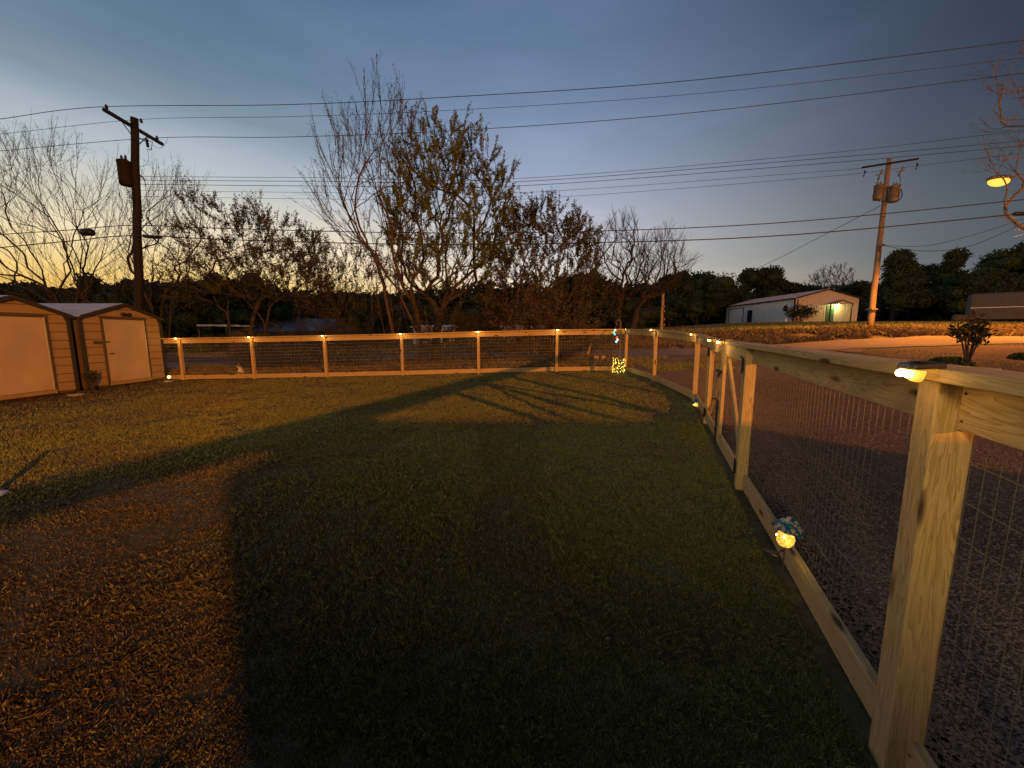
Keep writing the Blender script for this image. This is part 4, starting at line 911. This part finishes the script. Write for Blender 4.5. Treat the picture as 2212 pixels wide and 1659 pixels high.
# unseen fill lamp added: its weak warm light reaches the middle of the lawn
pw_ = Vector((-4.6, -8.0, 3.4)); hp = thing('fill_lamp_post', (pw_.x, pw_.y, 0), 'warm fill lamp added on a post behind the camera', 'lamp')
part('post', MB().box((pw_.x, pw_.y, 1.6), (.1, .1, 3.3)), M['wood'], hp); part('globe', MB().ball(pw_, .22, 12, 8), emit('warm_globe', (1, .72, .32), 6), hp, True); point(hp, pw_ + Vector((0, .5, 0)), (1, .70, .24), 2100, .6, 'fill_light')
sc_ = thing('shade_screen', (-3.8, -2.3, 0), 'unseen board screen added behind the camera to shade the near lawn', 'screen')  # added light blocker, keeps the fill lamp off the near lawn
for k in range(30): part('board', MB().box((-6.7 + k * .2, -2.3, .84), (.192, .025, 1.66)), M['wood'], sc_)

# parked van beyond the fence, out of the picture, whose shadow lies over the lawn
vn = thing('parked_van', (6.4, -3.1, H(6.4, -3.1)), 'plain parked van on the gravel behind the camera, right of the fence', 'van')
g = H(6.4, -3.1); x0, x1, y0, y1 = 3.1, 9.8, -4.2, -2.3
mb = MB(); mb.prism([(x0, 0, g + .35), (x1, 0, g + .35), (x1, 0, g + 1.1), (x1 - .9, 0, g + 1.25), (x1 - 1.7, 0, g + 1.92), (x0 + .08, 0, g + 1.92), (x0, 0, g + 1.84)], y0, y1, (0, 1, 0)); part('body', mb, M['white'], vn, bevel=.06, seg=3)
mb = MB(); mb.prism([(x1 - .98, 0, g + 1.30), (x1 - 1.62, 0, g + 1.78), (x1 - 2.4, 0, g + 1.78), (x1 - 2.4, 0, g + 1.3)], y0 - .005, y1 + .005, (0, 1, 0)); part('window', mb, M['glass'], vn)
for wx in (x0 + 1.2, x1 - 1.1):
    for wy in (y0 + .12, y1 - .12):
        mb = MB(); mb.lathe([(.36, -.11), (.38, -.08), (.38, .08), (.36, .11)], 20, (wx, wy, g + .38), Matrix.Rotation(R(90), 3, 'X')); part('wheel', mb, M['black'], vn, True)

# ------------------------------------------------------------------ metal building
P0 = Vector((33.2, 46)); gb = at(1713, 697, 46).z; bw, bl, eh, ah = 7.5, 14.5, 2.85, 3.85
mbld = thing('metal_building', (P0.x + bw / 2, P0.y + bl / 2, gb), 'long low white metal building on the rise, with tan gable and lit porch', 'building')
x0, x1, y0, y1 = P0.x, P0.x + bw, P0.y, P0.y + bl; xm = (x0 + x1) / 2
mb = MB(); mb.prism([(x0, 0, gb - .4), (x1, 0, gb - .4), (x1, 0, gb + eh), (xm, 0, gb + ah), (x0, 0, gb + eh)], y0 + .02, y1, (0, 1, 0)); part('wall', mb, M['mbwall'], mbld)
nr = 26
for i in range(nr):
    a = x0 + bw * i / nr; b = x0 + bw * (i + 1) / nr - .03
    def tp_(x): return gb + eh + (ah - eh) * (1 - abs(x - xm) / (bw / 2)) - .05
    mb = MB(); mb.add([(a, y0 + .02, gb - .3), (b, y0 + .02, gb - .3), (b, y0 + .02, tp_(b)), (a, y0 + .02, tp_(a)), (a + .02, y0 - .02, gb - .3), (b - .02, y0 - .02, gb - .3), (b - .02, y0 - .02, tp_(b)), (a + .02, y0 - .02, tp_(a))], [(0, 1, 2, 3), (7, 6, 5, 4), (0, 4, 5, 1), (1, 5, 6, 2), (2, 6, 7, 3), (3, 7, 4, 0)])
    part('gable_panel', mb, M['mbgable'], mbld)
for i in range(24):
    a = y0 + .1 + (bl - .1) * i / 24; b = a + bl / 24 - .05; mb = MB(); mb.box((x0 - .01, (a + b) / 2, gb + eh / 2 - .17), (.035, b - a, eh + .2)); part('side_panel', mb, M['mbwall'], mbld)
for s, xx in ((-1, x0), (1, x1)):
    mb = MB(); mb.prism([(xm, 0, gb + ah + .06), (xx + s * .15, 0, gb + eh - .0), (xx + s * .15, 0, gb + eh - .08), (xm, 0, gb + ah - .02)], y0 - .15, y1 + .15, (0, 1, 0)); rr = part('roof_slope', mb, M['metal_roof'], mbld)
    mb = MB()
    for i in range(22): q = y0 + bl * i / 22; mb.prism([(xm, 0, gb + ah + .09), (xx + s * .15, 0, gb + eh + .03), (xx + s * .15, 0, gb + eh), (xm, 0, gb + ah + .06)], q, q + .04, (0, 1, 0))
    part('roof_rib', mb, M['metal_roof'], rr)
    mb = MB(); mb.prism([(xm, 0, gb + ah + .07), (xx + s * .17, 0, gb + eh + .01), (xx + s * .17, 0, gb + eh - .14), (xm, 0, gb + ah - .08)], y0 - .18, y0 - .151, (0, 1, 0)); part('rake_trim', mb, M['shed_trim'], mbld)
mb = MB(); mb.box((x0 - .16, y0 + bl / 2, gb + eh - .05), (.1, bl, .14)); part('gutter', mb, M['shed_trim'], mbld)
for xx, yy in ((x0 - .03, y0 - .03),):
    mb = MB(); mb.box((xx, yy, gb + eh / 2 - .1), (.14, .14, eh)); mb.box((xx + .35, yy, gb + eh / 2 - .1), (.09, .09, eh - .1)); part('corner_trim', mb, M['shed_trim'], mbld)
def wy(px): # y on the long wall for a picture x
    u = (px - 1106) / F; return x0 / u * 1.012
d0, d1 = wy(1604), wy(1575)
mb = MB(); mb.box((x0 - .05, (d0 + d1) / 2, gb + 1.15), (.06, d1 - d0, 2.3)); part('roller_door', mb, M['white'], mbld)
mb = MB(); mb.box((x0 - .045, d0 - .06, gb + 1.2), (.08, .12, 2.45)); mb.box((x0 - .045, d1 + .06, gb + 1.2), (.08, .12, 2.45)); mb.box((x0 - .045, (d0 + d1) / 2, gb + 2.37), (.08, d1 - d0, .1)); part('door_frame', mb, M['shed_trim'], mbld)
d0, d1 = wy(1624), wy(1614); mb = MB(); mb.box((x0 - .05, (d0 + d1) / 2, gb + .98), (.07, d1 - d0, 1.96)); part('side_door', mb, M['glass'], mbld)
d0, d1 = wy(1700), wy(1690); ww = part('window', MB().box((x0 - .04, (d0 + d1) / 2, gb + 1.75), (.05, d1 - d0 + .1, .8)), M['white'], mbld)
for zz in (1.56, 1.94): part('pane', MB().box((x0 - .07, (d0 + d1) / 2, gb + zz), (.02, d1 - d0 - .1, .3)), M['glass'], ww)
# porch
pc = at(1797, 690, 46).x; py_ = y0 - 1.2
mb = MB(); 
for s in (-1, 1): mb.prism([(pc, 0, gb + 2.55), (pc + s * 1.35, 0, gb + 2.1), (pc + s * 1.35, 0, gb + 2.04), (pc, 0, gb + 2.48)], py_, y0 - .03, (0, 1, 0))
part('porch_roof', mb, M['metal_roof'], mbld)
mb = MB(); mb.prism([(pc - 1.3, 0, gb + 2.05), (pc + 1.3, 0, gb + 2.05), (pc, 0, gb + 2.45)], py_ + .01, py_ + .05, (0, 1, 0)); part('porch_gable', mb, M['mbgable'], mbld)
mb = MB()
for s in (-1, 1): mb.prism([(pc, 0, gb + 2.57), (pc + s * 1.38, 0, gb + 2.11), (pc + s * 1.38, 0, gb + 2.0), (pc, 0, gb + 2.45)], py_ - .03, py_ - .001, (0, 1, 0))
part('porch_trim', mb, M['shed_trim'], mbld)
for s in (-1, 1): part('porch_post', MB().box((pc + s * 1.22, py_ + .08, gb + .98), (.09, .09, 2.1)), M['shed_trim'], mbld)
part('front_door', MB().box((pc - .35, y0 - .04, gb + 1.0), (.9, .05, 2.0)), M['doorgrn'], mbld)
M['porchlamp'] = emit('porch_bulb', (1, .85, .35), 60)
part('porch_bulb', MB().ball((pc + .15, y0 - .55, gb + 2.0), .1), M['porchlamp'], mbld, True)
point(mbld, Vector((pc + .15, y0 - .55, gb + 1.8)), (1, .9, .32), 60, .1, 'porch_light')
# things by the building
p = at(1697, 697, 45); p.z = H(p.x, p.y); tag(part('utility_box', MB().box(p + Vector((0, 0, .2)), (.2, .15, .5)), M['white'], None, bevel=.02), 'small white marker box in the grass by the near corner of the metal building', 'utility box')
p = at(1740, 700, 38); p.z = H(p.x, p.y)

# mobile home, right edge
gm = H(48, 38); mh = thing('mobile_home', (50, 38, gm), 'old rounded white mobile home half hidden by dark trees at the right edge', 'mobile home')
q0 = at(2100, 640, 37); q1 = at(2330, 640, 33)
d = Vector((q1.x - q0.x, q1.y - q0.y, 0)).normalized(); s = Vector((-d.y, d.x, 0)); Lm = 12
zt = at(2150, 634, 37).z; zb = at(2150, 691, 37).z
prof = [(0, zb), (0, zt - .5), (.12, zt - .15), (.45, zt), (2.2, zt), (2.6, zt - .2), (2.7, zb)]
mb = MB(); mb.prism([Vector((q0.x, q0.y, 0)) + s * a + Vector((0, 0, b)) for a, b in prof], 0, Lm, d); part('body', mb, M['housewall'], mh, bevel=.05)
rot = Matrix((d, s, Vector((0, 0, 1)))).transposed()
c = at(2172, 651, 36.4); wdw = part('window', MB().box(c, (1.1, .08, 1.0), rot), M['white'], mh, bevel=.02); part('pane', MB().box(c - s * .05, (.75, .04, .7), rot), M['glass'], wdw)
c = at(2150, 662, 36.6); wdw = part('window', MB().box(c, (.5, .08, .5), rot), M['white'], mh); part('pane', MB().box(c - s * .05, (.3, .04, .3), rot), M['glass'], wdw)
part('belt_trim', MB().box(Vector((q0.x, q0.y, zb + (zt - zb) * .45)) + d * 6 - s * .02, (Lm, .03, .06), rot), M['white'], mh)
p = at(2075, 688, 36); p.z = H(p.x, p.y); tag(part('propane_tank', MB().tube([p + Vector((-.6, 0, .4)), p + Vector((-.5, 0, .4)), p + Vector((.5, 0, .4)), p + Vector((.6, 0, .4))], [.2, .32, .32, .2], 12).box(p + Vector((0, 0, .1)), (.7, .3, .3)), M['housewall'], None, True), 'small pale tank on the ground left of the mobile home', 'tank')

# houses beyond the thicket
def gable_house(px0, px1, py_base, py_eave, py_top, Y, depth, label, wall, roof, cat='house', name='house'):
    a = at(px0, py_base, Y); b = at(px1, py_base, Y); ze = at(px0, py_eave, Y).z; zt_ = at(px0, py_top, Y + depth / 2).z; g = min(a.z, H(a.x, a.y), H(b.x, b.y)) - .2
    t = thing(name, ((a.x + b.x) / 2, Y + depth / 2, g), label, cat)
    part('wall', MB().box(((a.x + b.x) / 2, Y + depth / 2, (g + ze) / 2), (b.x - a.x, depth, ze - g)), wall, t)
    mb = MB(); m0, m1 = a.x - .3, b.x + .3; mb.prism([(0, Y - .3, ze), (0, Y + depth + .3, ze), (0, Y + depth / 2, zt_)], m0, m1, (1, 0, 0)); part('roof', mb, roof, t)
    return t, a, b, g, ze
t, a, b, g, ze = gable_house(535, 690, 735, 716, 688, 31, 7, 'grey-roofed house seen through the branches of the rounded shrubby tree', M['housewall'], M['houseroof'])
for k in range(3): part('window', MB().box((a.x + 1.2 + k * 2, 30.97, ze - .9), (.8, .05, .7)), M['glass'], t)
t, a, b, g, ze = gable_house(893, 972, 735, 707, 702, 36, 4, 'white trailer house seen between the trunks of the middle trees', M['white'], M['white'], name='trailer_house')
for k in range(3): part('window', MB().box((a.x + .8 + k * 1.1, 35.97, ze - .7), (.5, .05, .6)), M['glass'], t)
part('door', MB().box((b.x - .4, 35.97, ze - 1.1), (.5, .05, 1.6)), M['glass'], t)
t, a, b, g, ze = gable_house(1088, 1172, 735, 708, 703, 38, 4, 'low pale outbuilding seen through the brownish bushy tree', M['white'], M['white'], name='outbuilding')
for k in range(3): part('window', MB().box((a.x + .8 + k * 1.2, 37.97, ze - .6), (.6, .05, .5)), M['glass'], t)
# carport
a = at(432, 703, 27); t = thing('carport', (a.x + .9, 27, H(a.x, 27)), 'small white carport with dark opening beyond the back fence, right of the sheds', 'carport')
zt_ = a.z; gg = H(a.x, 27); part('roof', MB().box((a.x + 1.0, 28.2, zt_), (2.0, 3, .12)), M['white'], t)
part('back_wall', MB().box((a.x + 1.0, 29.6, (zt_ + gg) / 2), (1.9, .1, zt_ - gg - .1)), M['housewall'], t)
for k in (.05, 1.95): part('post', MB().box((a.x + k, 26.8, (zt_ + gg) / 2), (.07, .07, zt_ - gg - .12)), M['housewall'], t)

# yard ornament beyond the fence: pale round hood
p = at(924, 722, 15.2); p.z = H(p.x, p.y); t = thing('garden_figure', p, 'pale arched garden ornament peeking over the back fence before the white trailer house', 'ornament')
hz_ = at(924, 705, 15.2).z; mb = MB(); arc = [Vector((p.x + .2 * math.cos(R(a_)), p.y, hz_ - .17 + .17 * math.sin(R(a_)))) for a_ in range(-10, 191, 20)]; mb.tube(arc, .045, 8); part('arch', mb, M['cat'], t, True)
part('stem', MB().tube([p, Vector((p.x, p.y, hz_ - .2))], .03, 6), M['bark'], t); part('ball', MB().ball((p.x, p.y, hz_ - .16), .075, 10, 8), M['cat'], t, True)

# ------------------------------------------------------------------ small garden things
# shepherd hook
p = at(1337, 797, 12.15); p.z = H(p.x, p.y); top = at(1339, 690, 12.15).z
hk = thing('shepherd_hook', p, 'tall thin metal garden hook standing at the fence corner', 'garden hook')
pp = [Vector((p.x, p.y, p.z - .1)), Vector((p.x + .01, p.y, top - .1))] + [Vector((p.x - .06 + .07 * math.cos(R(a_)), p.y, top - .1 + .09 * math.sin(R(a_)))) for a_ in range(0, 181, 25)] + [Vector((p.x - .13, p.y, top - .2)), Vector((p.x - .17, p.y, top - .22))]
part('rod', MB().tube(pp, .011, 8), M['pole_tan'], hk, True)
c0 = at(1327, 715, 12.12); t = thing('coloured_light_string', c0, 'short hanging string of coloured lights on the garden hook', 'light string')
hng = [Vector((p.x - .15, p.y, top - .2)), at(1331, 703, 12.12)]; colp = [((1329, 713), (.5, .5, 1)), ((1326, 718), (.15, .9, .2)), ((1328, 722), (.1, .55, 1)), ((1332.5, 729), (1, .08, .03)), ((1334, 733.5), (1, .85, 1)), ((1331.5, 738), (.3, 1, .9))]
part('cord', MB().tube(hng + [at(*q, 12.12) for q, c in colp], .004, 4), M['black'], t)
for i, (q, c) in enumerate(colp):
    part('coloured_bulb', MB().ball(at(*q, 12.1), .032, 8, 6), emit('coloured_bulb_%d' % i, c, 1.8, c), t, True)
# basket wound with fairy lights
b0 = at(1336, 807, 12.0); b0.z = H(b0.x, b0.y); fb = thing('lit_basket', b0, 'round wire basket wound with bright yellow fairy lights at the foot of the garden hook', 'lit basket')
mb = MB()
for k in range(12):
    a_ = k * math.pi / 6; mb.tube([b0 + Vector((math.cos(a_) * .13, math.sin(a_) * .13, 0)), b0 + Vector((math.cos(a_) * .19, math.sin(a_) * .19, .22)), b0 + Vector((math.cos(a_) * .17, math.sin(a_) * .17, .46))], .004, 4)
for z, r in ((.02, .135), (.22, .19), (.45, .172)): mb.tube([b0 + Vector((math.cos(R(a_)) * r, math.sin(R(a_)) * r, z)) for a_ in range(0, 361, 20)], .005, 4)
part('wire_frame', mb, M['bark'], fb)
M['fairy'] = emit('fairy_bulb', (1, .80, .10), 3)
bulb = meshof('bulb', *(lambda m: (m.v, m.f))(MB().ball((0, 0, 0), .0115, 6, 4)), M['fairy'], True)
mb = MB(); strand = []
for k in range(86):
    a_ = k * .62 + random.gauss(0, .2); z = .02 + .44 * k / 86 + random.gauss(0, .02); r = .17 + .03 * random.random(); q = b0 + Vector((math.cos(a_) * r, math.sin(a_) * r, max(.01, z))); strand.append(q); link('bulb', bulb, fb, Matrix.Translation(q))
part('cord', MB().tube(strand, .0025, 3), M['black'], fb)
point(fb, b0 + Vector((0, -.3, .3)), (1, .75, .15), 2.2, .15)
# mushroom lamps
def mosaic_mat():
    m, t, p = newmat('blue_mosaic_glass'); n = t.nodes.new; l = t.links.new; tcn = n('ShaderNodeTexCoord')
    v = n('ShaderNodeTexVoronoi'); l(tcn.outputs['Object'], v.inputs[0]); v.inputs['Scale'].default_value = 55
    r = ramp(t, [(0, (.003, .02, .06, 1)), (.35, (.01, .09, .12, 1)), (.5, (.005, .04, .12, 1)), (.68, (.5, .36, .12, 1)), (.8, (.01, .05, .1, 1)), (1, (.01, .2, .18, 1))]); l(v.outputs['Color'], r.inputs[0]); l(r.outputs[0], p.inputs['Base Color'])
    l(r.outputs[0], p.inputs['Emission Color']); p.inputs['Emission Strength'].default_value = .06; p.inputs['Roughness'].default_value = .15; p.inputs['Specular IOR Level'].default_value = .6
    return m
def bulb_mat():
    m, t, p = newmat('crackled_lit_glass'); n = t.nodes.new; l = t.links.new; tcn = n('ShaderNodeTexCoord')
    v = n('ShaderNodeTexVoronoi'); l(tcn.outputs['Object'], v.inputs[0]); v.inputs['Scale'].default_value = 75; v.feature = 'DISTANCE_TO_EDGE'
    r = ramp(t, [(.02, (1, .62, .1, 1)), (.12, (.5, .28, .03, 1)), (.35, (.18, .09, .01, 1))]); l(v.outputs['Distance'], r.inputs[0]); l(r.outputs[0], p.inputs['Emission Color']); p.inputs['Emission Strength'].default_value = 1.3
    p.inputs['Base Color'].default_value = (.5, .35, .1, 1); p.inputs['Roughness'].default_value = .1
    return m
M['mosaic'] = mosaic_mat(); M['crackle'] = bulb_mat()
def mushroom(c, label, s=1.0, tilt=12):
    """c: middle of the bulb"""
    g = H(c.x, c.y); t = thing('mushroom_lamp', (c.x, c.y, g), label, 'garden lamp', 'mushroom solar lamps beside the side fence')
    part('stake', MB().tube([(c.x, c.y, g - .05), (c.x, c.y, c.z - .04 * s)], .0045, 6), M['bracket'], t)
    bl_ = part('glass_bulb', MB().lathe([(.006, -.052 * s), (.03 * s, -.046 * s), (.044 * s, -.025 * s), (.047 * s, 0), (.04 * s, .025 * s), (.026 * s, .045 * s), (.022 * s, .06 * s)], 20, c), M['crackle'], t, True)
    for k in range(5):
        a_ = k * 1.3; part('filament_led', MB().ball(c + Vector((math.cos(a_) * .043 * s, math.sin(a_) * .043 * s, (-.02 + .014 * k) * s)), .006 * s, 6, 4), M['warm_led'], bl_, True)
    rot = Matrix.Rotation(R(tilt), 3, 'Y'); mb = MB(); nn = 24; prof = [(.082, .0), (.080, .012), (.066, .034), (.046, .055), (.026, .066), (.02, .078), (.004, .082)]
    vs = []
    for i, (r, z) in enumerate(prof):
        for k in range(nn): a_ = 2 * math.pi * k / nn; rr = r * (1 + (.05 * math.cos(a_ * 8) if i < 2 else 0)); vs.append(c + rot @ Vector((rr * math.cos(a_) * s, rr * math.sin(a_) * s, (z + .048) * s)))
    m_ = len(prof); fs = [(i * nn + k, i * nn + (k + 1) % nn, (i + 1) * nn + (k + 1) % nn, (i + 1) * nn + k) for i in range(m_ - 1) for k in range(nn)] + [tuple((m_ - 1) * nn + k for k in range(nn)), tuple(range(nn))[::-1]]
    part('mosaic_cap', MB().add(vs, fs), M['mosaic'], t, True)
    part('solar_dish', MB().lathe([(.004, -.012), (.045, -.006), (.05, .004), (.004, .005)], 18, c + Vector((-.09, -.02, -.085)) * s, Matrix.Rotation(R(12), 3, 'Y')).tube([c + Vector((-.09, -.02, -.09)) * s, c + Vector((0, 0, -.075)) * s], .006, 6), M['blackplastic'], t, True)
    point(t, c + Vector((-.02, -.07, -.01)), (1, .68, .2), .22 * s, .04)
mushroom(at(1697, 1162, 2.12), 'nearer mushroom lamp with blue mosaic cap and glowing bulb, left of the big foreground post')
mushroom(at(1504, 876, 7.35), 'farther mushroom lamp, small, at the foot of the fence post just before the gate', 1.15)
# little lantern at the shed corner
p = at(366, 822, 12.15); p.z = H(p.x, p.y); t = thing('path_light', p, 'small dark path light with glowing top by the right corner of the sheds', 'path light')
part('stake', MB().lathe([(.02, -.05), (.05, 0), (.05, .09), (.035, .1)], 10, p), M['blackplastic'], t); part('globe', MB().ball(p + Vector((0, 0, .15)), .05, 10, 8), emit('white_globe', (1, .75, .25), 2.2), t, True); point(t, p + Vector((.05, -.12, .16)), (1, .8, .35), .5, .04)
# white-footed downspout/post at the left edge
p = Vector((-4.74, 3.36, 0)); p.z = H(p.x, p.y); t = thing('yard_stake', p, 'short pale stake with a white foot at the left edge of the lawn', 'stake')
part('shaft', MB().box(p + Vector((0, 0, .16)), (.045, .045, .3)), M['wood'], t); part('foot', MB().lathe([(.09, -.01), (.085, .015), (.03, .035), (.02, .04)], 16, p), M['white'], t, True)
# cat beyond the fence
p = at(524, 812, 12.95); p.z = H(p.x, p.y) + .02; ct = thing('cat', p, 'pale cat with darker head sitting behind the back fence, left of the second post', 'cat')
s_ = 1.15; mb = MB(); mb.lathe([(.03, 0), (.115, .01), (.125, .07), (.105, .15), (.075, .22), (.055, .26), (.04, .28)], 14, (0, 0, 0))
mb.v = [(v[0] * .8 * s_ - v[2] * .22 + p.x, v[1] * s_ + p.y, v[2] * s_ + p.z) for v in mb.v]
hc = p + Vector((-.085, -.02, .315 * s_)); mb.ball(hc, .052, 12, 8, (1, 1.1, .9)); mb.ball(hc + Vector((-.04, -.02, -.012)), .024, 8, 6)
for s in (-1, 1): mb.lathe([(.02, 0), (.012, .02), (.002, .042)], 6, hc + Vector((0, s * .03, .035)))
for s in (-1, 1): mb.tube([p + Vector((-.07, s * .035, .16)), p + Vector((-.10, s * .035, .05)), p + Vector((-.115, s * .035, .01)), p + Vector((-.15, s * .035, .008))], [.03, .022, .02, .016], 8)
mb.tube([p + Vector((.1, 0, .03)), p + Vector((.15, .08, .02)), p + Vector((.10, .17, .015)), p + Vector((0, .19, .015))], [.025, .022, .02, .01], 8)
part('body', mb, M['cat'], ct, True)
part('head_patch', MB().ball(hc + Vector((.006, 0, .012)), .052, 12, 8, (.95, 1.12, .85)), M['catdark'], ct, True)
# pale stake and blocks beyond the corner
a = at(1270, 765, 15.0); b_ = at(1276, 741, 15.0); tag(board('leaning_stake', a, b_, .09, .03, M['wood'], None, up=(1, 0, 0)), 'pale flat stake leaning beside the road, left of the garden hook', 'stake')
for (px, w_, lab) in ((1287, .2, 'left of two pale blocks standing in the verge beyond the back fence'), (1302, .17, 'right of two pale blocks standing in the verge beyond the back fence')):
    p = at(px, 790, 14.4); p.z = H(p.x, p.y); tag(part('marker_block', MB().box(p + Vector((0, 0, .14)), (w_, .14, .3)), M['rock'], None, bevel=.015), lab, 'block')
# white stones in front of the sheds
for (x, y, s, lab) in ((-10.95, 9.55, .16, 'flat pale paver by the plant between the sheds'), (-11.0, 7.9, .12, 'flat pale stone in front of the shed at the left edge'), (-10.9, 12.1, .13, 'flat pale stone beside the glowing path light')):
    p = Vector((x, y, H(x, y))); tag(part('paver', MB().lathe([(s * .8, -.02), (s, .01), (s * .9, .035)], 9, p), M['rock'], None), lab, 'stone')
p = gz(at(2107, 770, 10.8)); tag(part('tree_ring', MB().lathe([(.5, -.02), (.5, .02), (.4, .03)], 18, p), M['rock'], None), 'flat pale disc on the ground at the foot of the young shrub by the road', 'stone')
